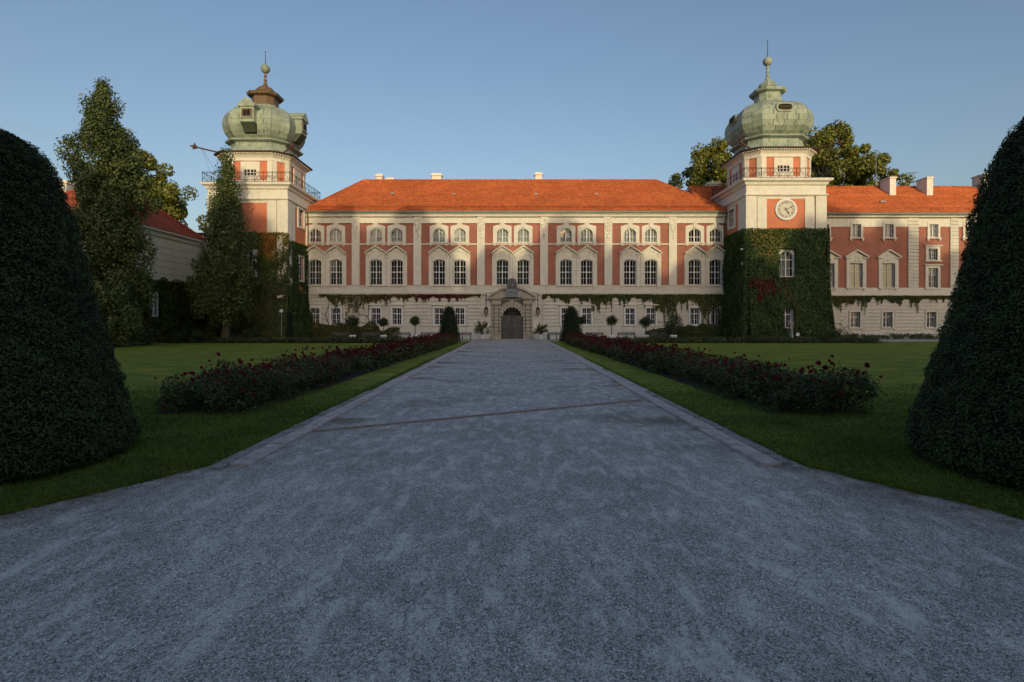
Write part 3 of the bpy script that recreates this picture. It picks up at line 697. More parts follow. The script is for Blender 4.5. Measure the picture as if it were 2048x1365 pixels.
def cartouche():
    mb = MB(); r_ = random.Random(4)
    mb.rings([[(PX + s * .52 * math.cos(a), y_, 6.28 + s * .56 * math.sin(a)) for a in [2 * math.pi * i / 18 for i in range(18)]] for s, y_ in ((.9, Yp + .2), (1, Yp - .05), (.95, Yp - .2), (.6, Yp - .28))])
    for i in range(16):
        a = 2 * math.pi * i / 16; c = Vector((PX + .47 * math.cos(a), Yp - .16, 6.28 + .53 * math.sin(a)))
        mb.tube([c, c + Vector((.10 * math.cos(a + 1), -.08, .1 * math.sin(a + 1))), c + Vector((.14 * math.cos(a), -.02, .14 * math.sin(a)))], [.09, .075, .03], 6)
    for s_ in (-1, 1): mb.tube([(PX + s_ * .78, Yp - .15, 5.73), (PX + s_ * .62, Yp - .2, 5.98), (PX + s_ * .40, Yp - .2, 5.86), (PX + s_ * .36, Yp - .2, 6.1)], [.13, .12, .1, .06], 6)
    for i in range(22):
        a, q = r_.uniform(0, 6.28), r_.uniform(.0, .42); c = Vector((PX + q * math.cos(a), Yp - .24, 6.28 + q * 1.1 * math.sin(a))); mb.tube([c, c + Vector((r_.uniform(-.1, .1), -.10, r_.uniform(-.1, .1)))], [.09, .05], 6)
    for q in (-.3, -.15, 0, .15, .3): mb.tube([(PX + q, Yp - .1, 6.76), (PX + q * 1.25, Yp - .14, 6.98 - abs(q) * .35)], [.07, .03], 5)
    mb.box(PX - .5, PX + .5, Yp - .2, Yp + .15, 5.722, 5.86); return mb
co = lpart('cartouche', cartouche(), 'stone_dark', portal)
lpart('shield', MB().rings([[(PX + .03 + s * .10 * math.cos(a), y_, 6.22 + s * .20 * math.sin(a)) for a in [2 * math.pi * i / 14 for i in range(14)]] for s, y_ in ((1, Yp - .27), (.8, Yp - .34))]), 'stone', co)
for s_ in (-1, 1):
    x0, x1 = sorted((PX + s_ * .02, PX + s_ * 1.18)); dl = lpart('door_leaf', MB().box(x0, x1, Yp + .30, Yp + .38, .06, 2.60), 'door', portal)
    for z0, z1 in ((.16, .75), (.86, 1.75), (1.86, 2.46)):
        xm = (x0 + x1) / 2
        for xa in (-.28, .28): lpart('door_panel', MB().rings([[(xm + xa + a * .22, Yp + .299, zz) for a, zz in ((-1, z1), (1, z1), (1, z0), (-1, z0))], [(xm + xa + a * .17, Yp + .265, zz) for a, zz in ((-1, z1 - .05), (1, z1 - .05), (1, z0 + .05), (-1, z0 + .05))]]), 'door', dl)
    lpart('door_ring', MB().tube([(x0 + (.95 if s_ < 0 else .21) + .07 * math.cos(a), Yp + .25, 1.28 + .08 * math.sin(a)) for a in [2 * math.pi * i / 10 for i in range(11)]], .018, 5), 'iron', dl)
fl = MB()
for k in range(7):
    a = math.pi * (k + .5) / 7; fl.tube([(PX + .12 * math.cos(a), Yp + .36, 2.66 + .1 * math.sin(a)), (PX + 1.0 * math.cos(a), Yp + .36, 2.62 + 1.0 * math.sin(a))], .03, 5)
for rr_ in (.45, .8): fl.tube([(PX + rr_ * math.cos(a), Yp + .36, 2.62 + rr_ * math.sin(a)) for a in [math.pi * i / 14 for i in range(15)]], .028, 5)
lpart('fanlight', fl, 'door', portal); lpart('transom', MB().box(PX - 1.18, PX + 1.18, Yp + .26, Yp + .40, 2.601, 2.70), 'door', portal)
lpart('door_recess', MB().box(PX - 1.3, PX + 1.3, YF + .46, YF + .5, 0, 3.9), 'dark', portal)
lpart('door_step', MB().box(PX - 1.9, PX + 1.9, Yp - .7, Yp + .4, -.02, .055), 'stone', portal)

# wall lanterns either side of the portal
for s_, who in ((-1, 'plain'), (1, 'clock')):
    x = PX + s_ * 2.92; y = YF - .75
    la = thing('wall_lantern', f'ornate hanging iron lantern beside the stone portal, on its {who} tower side', 'lantern', (x, YF, 2.6))
    lpart('bracket', MB().tube([(x, YF - .02, 5.02), (x, y + .1, 5.12), (x, y, 5.05)], .045, 6).tube([(x, YF - .02, 4.4), (x, YF - .3, 4.6), (x, y + .1, 5.05)], .03, 5), 'iron', la)
    lpart('chain', MB().lathe([(.035, 3.72), (.035, 3.95), (.085, 4.0), (.03, 4.08), (.03, 4.35), (.09, 4.42), (.03, 4.5), (.03, 5.05)], 8, (x, y)), 'iron', la)
    lpart('lantern_cap', MB().lathe([(.24, 3.36), (.25, 3.42), (.15, 3.58), (.05, 3.72)], 6, (x, y)), 'iron', la)
    bd = lpart('lantern_body', MB().lathe([(.10, 2.74), (.20, 2.84), (.215, 3.35)], 6, (x, y)), 'lantern_glass', la)
    fm = MB()
    for k in range(6):
        a = k * math.pi / 3; fm.tube([(x + .205 * math.cos(a), y + .205 * math.sin(a), 2.84), (x + .222 * math.cos(a), y + .222 * math.sin(a), 3.37)], .018, 4)
    fm.lathe([(.225, 3.06), (.23, 3.10)], 6, (x, y)).lathe([(.02, 2.56), (.06, 2.64), (.12, 2.73)], 6, (x, y))
    lpart('lantern_frame', fm, 'iron', bd)

# ------------------------------------------------------------------ towers
YT = 57.5; HA = 4.03                                       # tower front plane, half width
def cs(cx, cy, Rr, z, q=.62):
    h = Rr * q
    return [(cx + a, cy + b, z) for a, b in ((-h, -Rr), (h, -Rr), (Rr, -h), (Rr, h), (h, Rr), (-h, Rr), (-Rr, h), (-Rr, -h))]
def sq(cx, cy, r, z): return [(cx - r, cy - r, z), (cx + r, cy - r, z), (cx + r, cy + r, z), (cx - r, cy + r, z)]
def face_box(cx, cy, dist, side, u0, u1, z0, z1, out):     # box on the front (0), right (1), back (2) or left (3) face of a square tower
    a, b = dist, dist + out
    if side == 0: return (cx + u0, cx + u1, cy - b, cy - a, z0, z1)
    if side == 1: return (cx + a, cx + b, cy + u0, cy + u1, z0, z1)
    if side == 2: return (cx + u0, cx + u1, cy + a, cy + b, z0, z1)
    return (cx - b, cx - a, cy + u0, cy + u1, z0, z1)
def tower(label, cx, dz, lantern, dormers, clock, inner):
    cy = YT + HA; T = thing('castle_tower', label, 'tower', (cx, cy, 0))
    sgn = 1 if inner == 1 else -1
    wh = [(cy - .9, cy + .5, 6.6, 9.2), (cy - 1.0, cy + .6, 12.6, 14.5)]
    mb = MB(); fh = [(cx - .78, cx + .78, 6.70, 9.40), (cx - .55, cx + .55, 1.35, 3.5)]
    holes_wall(mb, cx - HA, cx + HA, 0, 15.3 + dz, fh, YT, YT + .4)
    for s_ in (-1, 1):
        x0, x1 = sorted((cx + s_ * HA, cx + s_ * (HA - .4)))
        holes_wall(mb, YT + .401, cy + HA - .401, 0, 15.3 + dz, wh if s_ == sgn else [], x0, x1, axis='y')
    mb.box(cx - HA, cx + HA, cy + HA - .4, cy + HA, 0, 15.3 + dz)
    lpart('shaft', mb, 'panel_red', T)
    lpart('dark_backing', MB().box(cx - HA + .8, cx + HA - .8, YT + 1.2, cy + HA - .8, .1, 15), 'dark', T)
    for side in (0, 1, 3):
        for a, b, o_ in ((-HA - .18, -3.08, .18), (-2.98, -2.0, .09), (2.0, 2.98, .09), (3.08, HA + .18, .18)):
            if side in (1, 3) and a < -3: a, b = -HA, -3.08
            if side in (1, 3) and b > 3.5: continue
            lpart('pilaster', MB().box(*face_box(cx, cy, HA + .001, side, a, b, .02, 15.1 + dz, o_)), 'cream_trim', T)
        lpart('lintel', MB().box(*face_box(cx, cy, HA + .001, side, -1.999, 1.999, 14.85 + dz, 15.1 + dz, .05)), 'cream_trim', T)
    st = [(HA + .14, 15.101 + dz), (HA + .30, 15.2 + dz), (HA + .30, 15.32 + dz), (HA + .14, 15.36 + dz), (HA + .12, 16.2 + dz), (HA + .28, 16.3 + dz), (HA + .34, 16.52 + dz), (HA + .62, 16.66 + dz), (HA + .66, 16.9 + dz)]
    lpart('cornice', MB().rings([sq(cx, cy, r_, z_) for r_, z_ in st]), 'cream_trim', T)
    # shallow lesenes break the entablature
    zb = 16.902 + dz
    for side in range(4):
        rl = MB(); e = HA + .50; p0, p1 = -e, e
        def pt(u, z_):
            return {0: (cx + u, cy - e, z_), 1: (cx + e, cy + u, z_), 2: (cx + u, cy + e, z_), 3: (cx - e, cy + u, z_)}[side]
        for z_ in (.06, .95, 1.05): rl.tube([pt(p0, zb + z_), pt(p1, zb + z_)], .022, 4)
        n_ = 10; 
        for k in range(n_ + 1): u = p0 + (p1 - p0) * k / n_; rl.tube([pt(u, zb), pt(u, zb + 1.1)], .03 if k % 2 == 0 else .018, 4)
        for k in range(n_):
            u = p0 + (p1 - p0) * (k + .5) / n_
            for q in (-1, 1):
                rl.tube([pt(u + q * (.40 - .40 * t) + q * .12 * math.sin(t * 6.28), zb + .08 + .86 * t) for t in [i / 8 for i in range(9)]], .014, 3)
                rl.tube([pt(u + q * .2 + .11 * math.cos(a), zb + .35 + .11 * math.sin(a)) for a in [i * .9 for i in range(7)]], .012, 3)
        lpart('railing', rl, 'iron', T)
    # drum
    zd0, zd1 = 16.903 + dz, 20.0 + dz; RD = 3.5
    dm = lpart('drum', MB().rings([cs(cx, cy, RD, zd0, .66), cs(cx, cy, RD, zd1, .66)]), 'panel_red', T)
    tr = MB().rings([cs(cx, cy, RD + .12, zd0, .66), cs(cx, cy, RD + .12, zd0 + .42, .66)]).rings([cs(cx, cy, RD + .12, zd1 - .62, .66), cs(cx, cy, RD + .14, zd1 - .3, .66), cs(cx, cy, RD + .3, zd1 - .12, .66), cs(cx, cy, RD + .42, zd1, .66)])
    lpart('drum_moulding', tr, 'cream_trim', dm)
    pts = cs(0, 0, RD, 0, .66)
    for k in range(8):
        a, b = Vector(pts[k]), Vector(pts[(k + 1) % 8]); d_ = (b - a).normalized(); nrm = Vector((d_.y, -d_.x, 0)); L = (b - a).length
        for u0, u1 in ((-.002, .52), (L - .52, L + .002)) if k % 2 == 0 else ((0, .42), (L - .42, L)):
            q = [a + d_ * u0 + nrm * .003, a + d_ * u1 + nrm * .003, a + d_ * u1 + nrm * .10, a + d_ * u0 + nrm * .10]
            lpart('drum_pilaster', MB().rings([[(cx + v.x, cy + v.y, z_) for v in q] for z_ in (zd0 + .421, zd1 - .621)]), 'cream_trim', dm)
        if k % 2 == 0:
            m = (a + b) / 2; fr_ = MB(); gl = MB(); br = MB()
            def bxx(mb_, u0, u1, o0, o1, z0, z1):
                q = [m + d_ * u0 + nrm * o0, m + d_ * u1 + nrm * o0, m + d_ * u1 + nrm * o1, m + d_ * u0 + nrm * o1]
                mb_.rings([[(cx + v.x, cy + v.y, z_) for v in q] for z_ in (z0, z1)])
            z0_, z1_ = zd0 + .95, zd0 + 1.55
            bxx(fr_, -1.0, -.62, .004, .12, zd0 + .5, zd1 - .7); bxx(fr_, .62, 1.0, .004, .12, zd0 + .5, zd1 - .7)
            bxx(fr_, -.62, .62, .004, .12, zd0 + .5, z0_); bxx(fr_, -.62, .62, .004, .12, z1_, zd1 - .7)
            wo = lpart('window', fr_, 'cream_trim', dm)
            bxx(gl, -.62, .62, .004, .03, z0_, z1_); lpart('pane', gl, 'dark', wo)
            for u in (-.36, 0, .36): bxx(br, u - (.05 if u == 0 else .03), u + (.05 if u == 0 else .03), .031, .07, z0_, z1_)
            bxx(br, -.62, .62, .031, .06, (z0_ + z1_) / 2 - .03, (z0_ + z1_) / 2 + .03); lpart('glazing_bar', br, 'white', wo)
    dn = MB(); pe = cs(0, 0, RD + .44, 0, .66)
    for k in range(8):
        a, b = Vector(pe[k]), Vector(pe[(k + 1) % 8]); L = (b - a).length; d_ = (b - a) / L; nrm = Vector((d_.y, -d_.x, 0)); n_ = int(L / .26)
        for i in range(n_):
            c = a + d_ * (i + .5) * L / n_
            q = [c - d_ * .07 - nrm * .1, c + d_ * .07 - nrm * .1, c + d_ * .07 + nrm * .16, c - d_ * .07 + nrm * .16]
            dn.rings([[(cx + v.x, cy + v.y, z_) for v in q] for z_ in (zd1 + .002, zd1 + .13)])
    tag(lpart('dentils', dn, 'dentil', dm), kind='stuff')
    ev = lpart('eave', MB().rings([cs(cx, cy, RD + .5, zd1 + .131, .68), cs(cx, cy, 4.22, zd1 + .16, .69), cs(cx, cy, 4.25, zd1 + .26, .69), cs(cx, cy, 3.25, zd1 + .62, .64)]), 'eave', T)
    # bulbous copper dome
    z0 = zd1 + .5
    prof = [(3.36, z0), (3.30, z0 + .15), (2.98, z0 + .75), (2.98, z0 + 1.05)]
    lpart('dome_skirt', MB().rings([cs(cx, cy, r_, z_) for r_, z_ in prof]), 'copper', T)
    lpart('dome_ring', MB().rings([cs(cx, cy, r_, z_) for r_, z_ in ((3.0, z0 + 1.051), (3.42, z0 + 1.20), (3.46, z0 + 1.36), (2.9, z0 + 1.46))]), 'copper', T)
    kf = .945 if dormers else 1.0
    B_ = [(2.92, 1.46), (3.30, 1.75), (3.62, 2.20), (3.82, 2.75), (3.88, 3.30), (3.80, 3.85), (3.55, 4.40), (3.12, 4.85), (2.45, 5.20), (1.75, 5.42), (1.38, 5.75)]
    B_ = [(r_ * kf if r_ > 1.6 else r_, z_) for r_, z_ in B_]
    core = lpart('dome', MB().rings([cs(cx, cy, r_ - .03, z0 + z_) for r_, z_ in B_]), 'copper_seam', T)
    rr = random.Random(int(cx * 10))
    for j in range(len(B_) - 1):
        ra, rb = cs(cx, cy, B_[j][0], z0 + B_[j][1]), cs(cx, cy, B_[j + 1][0], z0 + B_[j + 1][1])
        for k in range(8):
            if k in (4,): continue
            a, b, c, d_ = (Vector(ra[k]), Vector(ra[(k + 1) % 8]), Vector(rb[(k + 1) % 8]), Vector(rb[k])); n_ = 4 if k % 2 == 0 else 2
            if (a - d_).length < .05: continue
            off = (.25 if (j % 2 and n_ == 4) else 0)
            cuts = [0] + [(i + (off if 0 < i < n_ else 0)) / n_ for i in range(1, n_)] + [1]
            nrm = (b - a).cross(d_ - a).normalized()
            for u0, u1 in zip(cuts, cuts[1:]):
                e0, e1 = u0 + .006, u1 - .006
                q = [a.lerp(b, e0).lerp(d_.lerp(c, e0), .012), a.lerp(b, e1).lerp(d_.lerp(c, e1), .012), a.lerp(b, e1).lerp(d_.lerp(c, e1), .988), a.lerp(b, e0).lerp(d_.lerp(c, e0), .988)]
                o_ = rr.uniform(.0, .022); mb = MB()
                f_ = [tuple(p + nrm * o_) for p in q]; g_ = [tuple(p - nrm * .05) for p in q]
                mb.rings([g_, f_], cap=False); mb.f.append((4, 5, 6, 7)); lpart('copper_sheet', mb, 'copper', core)
    zl = z0 + 5.76; lm = lantern
    lpart('lantern_stage', MB().rings([cs(cx, cy, 1.42, zl, .55), cs(cx, cy, 1.42, zl + .16, .55), cs(cx, cy, 1.22, zl + .2, .55), cs(cx, cy, 1.22, zl + 1.0, .55)]), lm, T)
    lpart('lantern_cornice', MB().rings([cs(cx, cy, 1.25, zl + 1.001, .55), cs(cx, cy, 1.62, zl + 1.12, .55), cs(cx, cy, 1.72, zl + 1.38, .55), cs(cx, cy, 1.1, zl + 1.62, .55)]), lm, T)
    sp = [(.78, 1.6), (.98, 1.85), (1.0, 2.1), (.82, 2.38), (.5, 2.55), (.28, 2.8), (.17, 3.2), (.12, 3.6)]
    sp = [(r_, 1.6 + (z_ - 1.6) * .78) for r_, z_ in sp] if dormers else sp
    lpart('small_onion', MB().lathe([(r_, zl + z_) for r_, z_ in sp], 8, (cx, cy), math.pi / 8), lm, T)
    S = [(.20, 3.14), (.20, 3.2), (.11, 3.25), (.11, 3.5), (.19, 3.58), (.12, 3.66), (.12, 3.9), (.22, 4.0)] if lm == 'brown' else [(.2, 3.6), (.13, 3.7), (.13, 4.05), (.2, 4.15), (.12, 4.25), (.12, 4.4)]
    lpart('spire_stem', MB().lathe([(r_, zl + z_) for r_, z_ in S], 8, (cx, cy)), lm, T)
    zbll = zl + S[-1][1] + .45; nt_ = 2.0 if dormers else 2.4
    lpart('spire_ball', MB().lathe([(.5 * math.sin(math.pi * (i + .4) / 8.8), zbll - .5 * math.cos(math.pi * (i + .4) / 8.8)) for i in range(9)], 12, (cx, cy)), 'copper', T, True)
    lpart('spire_needle', MB().tube([(cx, cy, zbll + .45), (cx, cy, zbll + nt_)], [.04, .02], 6).lathe([(.02, zbll + nt_ - .15), (.07, zbll + nt_ - .08), (.02, zbll + nt_)], 6, (cx, cy)), 'iron', T)
    if dormers:
        for ang in (0, math.pi / 2):
            ca, sa = math.cos(ang), math.sin(ang)
            def rot(mb):
                mb.v = [(cx + x * ca - y * sa, cy + x * sa + y * ca, z0 + z) for x, y, z in mb.v]; return mb
            dd = lpart('dormer', rot(MB().box(-.72, .72, -4.35, -2.6, 2.75, 4.32)), 'copper', T)
            lpart('dormer_bracket', rot(MB().rings([[(-.72, -4.36, 2.749), (.72, -4.36, 2.749), (.72, -3.3, 2.749), (-.72, -3.3, 2.749)][::-1], [(-.6, -3.62, 1.9), (.6, -3.62, 1.9), (.6, -3.3, 1.9), (-.6, -3.3, 1.9)][::-1]])), 'copper_seam', dd)
            lpart('dormer_roof', rot(MB().prism([(-1.0, 4.50), (1.0, 4.50), (0, 5.30)], -4.5, -2.2).box(-.92, .92, -4.5, -2.4, 4.322, 4.498)), 'copper', dd)
            lpart('dormer_frame', rot(MB().box(-.55, .55, -4.42, -4.351, 3.25, 4.1)), 'brown', dd)
            gp = MB()
            for u in (-.36, .02): gp.box(u, u + .34, -4.44, -4.421, 3.36, 3.98)
            lpart('dormer_pane', rot(gp), 'dark', dd)
            lpart('dormer_sill', rot(MB().box(-.66, .66, -4.5, -4.351, 3.1, 3.2)), 'copper', dd)
    else:
        for ang in (0, -math.pi / 2):
            ca, sa = math.cos(ang), math.sin(ang)
            def rot(mb):
                mb.v = [(cx + x * ca - y * sa, cy + x * sa + y * ca, z0 + z) for x, y, z in mb.v]; return mb
            def oval(w_, h): return [(w_ * (abs(math.cos(a)) ** .5) * (1 if math.cos(a) > 0 else -1), h * (abs(math.sin(a)) ** .6) * (1 if math.sin(a) > 0 else -1)) for a in [2 * math.pi * i / 20 for i in range(20)]]
            dd = lpart('louvre_frame', rot(MB().rings([[(x, -3.3, 4.0 + z) for x, z in oval(.92, .5)], [(x, -3.98, 4.0 + z) for x, z in oval(.9, .47)], [(x, -4.0, 4.0 + z) for x, z in oval(.74, .32)], [(x, -3.86, 4.0 + z) for x, z in oval(.7, .29)]], cap=False)), 'copper', T)
            lpart('louvre_shade', rot(MB().rings([[(x, -3.87, 4.0 + z) for x, z in oval(.72, .30)], [(x, -3.80, 4.0 + z) for x, z in oval(.72, .30)]])), 'dark', dd)
            for q in (-.2, -.07, .06, .19): lpart('slat', rot(MB().rings([[(-.64, -3.87, 3.97 + q), (.64, -3.87, 3.97 + q), (.64, -3.88, 4.0 + q), (-.64, -3.88, 4.0 + q)], [(-.64, -3.97, 3.92 + q), (.64, -3.97, 3.92 + q), (.64, -3.98, 3.95 + q), (-.64, -3.98, 3.95 + q)]])), 'brown', dd)
    # dragon water spouts on the front corners
    for s_ in (-1, 1):
        a = Vector((cx + s_ * 3.5, cy - 3.5, zd1 + .30)); d_ = Vector((s_, -1, .06)).normalized(); e = a + d_ * 2.1
        mb = MB().tube([a, e], [.09, .075], 7)
        for k, l in ((0, .5), (1.2, .34), (-1.2, .34), (2.4, .32), (-2.4, .32), (3.14, .3)):
            v = Vector((0, 0, 1)) * math.cos(k) + d_.cross(Vector((0, 0, 1))) * math.sin(k)
            mb.tube([e - d_ * .12, e + v * l * .6 + d_ * .1, e + v * l + d_ * (.25 if k else 0)], [.12, .07, .015], 5)
        mb.tube([e - d_ * .1, e + d_ * .22, e + d_ * .5], [.19, .15, .03], 7)
        for u in (-1, 1):
            mb.tube([a + d_ * 1.5, Vector((cx + s_ * (HA + .3 if u > 0 else 3.2), cy - (3.2 if u > 0 else HA + .3), zd0 + 1.1))], .014, 4)
        lpart('water_spout', mb, 'spout', T)
    # windows: arched one on the front, two on the flank that faces the courtyard
    def wfront(z_, w_, h, rise):
        mb = surround(w_, h, rise, w_ / 2 + .2, lambda t: h + .22, -.16, .2); wo = part('window', mb, 'white', T, loc=(cx, YT, z_))
        f_, _ = frame(w_, h, rise, h * .66, mw=.11, yo=.02); part('frame', hbars(f_, w_, (h * .33,), yo=.02), 'white', wo, loc=(cx, YT, z_))
        panes(wo, ('tw', w_), cx, YT, z_, w_, h, h * .66, yo=.06)
        part('curtain', curtain(w_ * .98, h, 2), 'curtain_reflection_green' if not clock else 'curtain', wo, loc=(cx, YT + .2, z_)) if rise else None
    wfront(6.70, 1.56, 2.70, .75); wfront(1.35, 1.1, 2.15, 0)
    for z_, h, yc, w_ in ((6.6, 2.6, cy - .2, 1.4), (12.6, 1.9, cy - .2, 1.6)):
        x0 = cx + sgn * HA; mb = MB()
        for u0, u1, v0, v1 in ((-w_ / 2 - .25, -w_ / 2, -.25, h + .25), (w_ / 2, w_ / 2 + .25, -.25, h + .25), (-w_ / 2, w_ / 2, h, h + .25), (-w_ / 2, w_ / 2, -.25, 0)):
            mb.box(min(x0, x0 + sgn * .12), max(x0, x0 + sgn * .12), yc + u0, yc + u1, z_ + v0, z_ + v1)
        wo = lpart('window', mb, 'cream_trim', T)
        xi = sorted((x0 - sgn * .12, x0 - sgn * .2)); f_ = MB().box(*xi, yc - .05, yc + .05, z_, z_ + h).box(xi[0] + .01, xi[1] - .01, yc - w_ / 2, yc + w_ / 2, z_ + h * .6, z_ + h * .6 + .08)
        for u in (-w_ / 2, w_ / 2 - .08): f_.box(xi[0] + .003, xi[1] - .003, yc + u, yc + u + .08, z_, z_ + h)
        lpart('frame', f_, 'white', wo)
        xg = x0 - sgn * .17; lpart('pane', MB().quad((xg, yc - w_ / 2, z_), (xg, yc + w_ / 2, z_), (xg, yc + w_ / 2, z_ + h), (xg, yc - w_ / 2, z_ + h)), 'glass', wo)
    if clock:
        zc = 13.72; yc = YT - .02
        ck = lpart('clock', MB().rings([[(cx + r_ * math.cos(a), y_, zc + r_ * math.sin(a)) for a in [2 * math.pi * i / 40 for i in range(40)]] for r_, y_ in ((1.14, yc), (1.14, yc - .13), (.92, yc - .14), (.90, yc - .08))], cap=False), 'white', T, True)
        lpart('clock_dial', MB().rings([[(cx + .91 * math.cos(a), y_, zc + .91 * math.sin(a)) for a in [2 * math.pi * i / 40 for i in range(40)]] for y_ in (yc - .03, yc - .085)]), 'clock_face', ck)
        lpart('dial_ring', MB().tube([(cx + .87 * math.cos(a), yc - .088, zc + .87 * math.sin(a)) for a in [2 * math.pi * i / 40 for i in range(41)]], .012, 4), 'iron', ck)
        for k, tx in enumerate(('XII', 'I', 'II', 'III', 'IIII', 'V', 'VI', 'VII', 'VIII', 'IX', 'X', 'XI')):
            cu = bpy.data.curves.new('numeral', 'FONT'); cu.body = tx; cu.size = .30; cu.align_x = 'CENTER'; cu.align_y = 'CENTER'; cu.extrude = .006
            a = R(30 * k); tmp = bpy.data.objects.new('numeral_text', cu); me_ = bpy.data.meshes.new_from_object(tmp); bpy.data.objects.remove(tmp)
            me_.materials.clear(); o_ = put('numeral', me_, 'iron', ck, (cx + .70 * math.sin(a), yc - .098, zc + .70 * math.cos(a))); o_.rotation_euler = (R(90), a, 0)
        for nm, ang, L, wd in (('minute_hand', 66, .80, .035), ('hour_hand', 147, .58, .055)):
            a = R(ang); d_ = Vector((math.sin(a), 0, math.cos(a))); p_ = Vector((d_.z, 0, -d_.x)); c = Vector((cx, yc - (.125 if L > .6 else .11), zc))
            q = [c - d_ * .22 - p_ * wd, c - d_ * .22 + p_ * wd, c + d_ * L * .62 + p_ * wd * .8, c + d_ * L * .72 + p_ * wd * 2.3, c + d_ * L, c + d_ * L * .72 - p_ * wd * 2.3, c + d_ * L * .62 - p_ * wd * .8]
            lpart(nm, MB().rings([[tuple(v) for v in q], [tuple(v + Vector((0, -.012, 0))) for v in q]]), 'iron', ck)
    return T
CXL, CXR = -27.47, 28.70
tower('ivy-clad corner tower with dormer windows in its green bulbous dome and no clock', CXL, -.42, 'brown', True, False, 1)
tower('ivy-clad corner tower with a round white clock below its green bulbous dome', CXR, 0, 'copper', False, True, -1)

# ------------------------------------------------------------------ wing beyond the clock tower
YR = 64.5; ks = F / YR
def rx(p): return (p - 1022) / ks
def rz(p): return 2 + (644 - p) / ks
X0, X1 = 33.0, 65.0
wing = thing('castle_wing', 'brick wing with cream quoins and three bold white chimneys beyond the clock tower', 'palace wing', (48, YR, 0))
H2 = [(rx(1712), rz(475), 1.02, 1.5), (rx(1777), rz(475), 1.02, 1.5), (rx(1866), rz(475), 1.02, 1.5), (rx(1937), rz(475), 1.02, 1.5), (rx(1648), rz(475), 1.02, 1.5)]
H1 = [(rx(1711.5), 6.05, 1.5, 2.8), (rx(1776), 6.05, 1.5, 2.8), (rx(1655), 6.05, 1.5, 2.8)]
H3 = [(rx(1864.5), rz(520.6), 1.08, 1.32), (rx(1864.5), rz(576), 1.15, 2.3)]
H0 = [(rx(1709), 1.35, 1.15, 1.8), (rx(1773.5), 1.35, 1.15, 1.8), (rx(1861), 1.35, 1.15, 1.8), (rx(1930), 1.35, 1.15, 1.8)]
hl = [(x - w_ / 2, x + w_ / 2, z, z + h) for x, z, w_, h in H2 + H1 + H3 + H0]
lpart('brick_wall', holes_wall(MB(), X0, X1, 5.9, 13.4, hl, YR, YR + .45), 'brick', wing)
lpart('ground_wall', holes_wall(MB(), X0, X1, 0, 5.9, hl, YR, YR + .45), 'cream', wing)
z = 1.0
lpart('plinth', MB().box(X0, X1, YR - .152, YR - .001, 0, .93), 'cream', wing)
while z < 4.7:
    xs = [X0]
    for x, z_, w_, h in H0:
        if z < z_ + h + .2 and z + .35 > z_ - .2: xs += [x - w_ / 2 - .22, x + w_ / 2 + .22]
    xs.append(X1)
    for a, b in zip(xs[::2], xs[1::2]):
        while b - a > 8: course(wing, a, a + 6.2, YR, z, z + .325); a += 6.2
        course(wing, a, b, YR, z, z + .325)
    z += .41
lpart('string_course', MB().box(X0, X1, YR - .24, YR - .001, 4.95, 5.12), 'cream_trim', wing)
lpart('base_band', MB().box(X0, X1, YR - .10, YR - .001, 5.16, 5.98), 'cream_trim', wing)
for a, b in ((rx(1815), rx(1835.5)), (rx(1899), rx(1915.5))):
    z = 6.0; k = 0
    while z < 14.0:
        course(wing, a, b, YR - .04, z, z + .345, .12); z += .41
    lpart('quoin_strip', MB().box(a + .02, b - .02, YR - .04, YR - .001, 6.0, 14.2), 'cream', wing)
seg = [X0, rx(1815), rx(1835.5), rx(1899), rx(1915.5), X1]
for a, b in zip(seg[::2], seg[1::2]): lpart('frieze', holes_wall(MB(), a, b, 13.12, 14.1, [(x - .55, x + .55, 0, 13.5) for x, *_ in H2], YR - .10, YR - .002), 'cream_trim', wing)
lpart('cornice', MB().box(X0, X1, YR - .35, YR + .4, 14.21, 14.36).box(X0, X1, YR - .5, YR + .4, 14.362, 14.5), 'cream_trim', wing)
lpart('gutter', MB().tube([(X0 - 6, YR - .62, 14.55), (X1 + .4, YR - .62, 14.55)], .13, 8), 'gutter', wing, True)
for i, (x, z_, w_, h) in enumerate(H2):
    L = (x, YR, z_); wo = shared('window', 'v2', lambda: surround(1.02, 1.5, 0, .74, lambda t: 1.85, -.16, .2, -.06), 'cream_trim', wing, L)
    shared('sill', 'v2s', lambda: MB().box(-.88, .88, -.26, -.0, -.18, -.062).box(-.78, -.58, -.22, -.002, -.42, -.182).box(.58, .78, -.22, -.002, -.42, -.182), 'cream_trim', wo, L)
    shared('frame', 'v2f', lambda: hbars(frame(1.02, 1.5, 0, 0, mw=.09)[0], 1.02, (.5, 1.0)), 'white', wo, L); panes(wo, 'v2', x, YR, z_, 1.02, 1.5, .75)
    shared('curtain', 'v2c', lambda: curtain(1.0, 1.5, 5), 'curtain', wo, L)
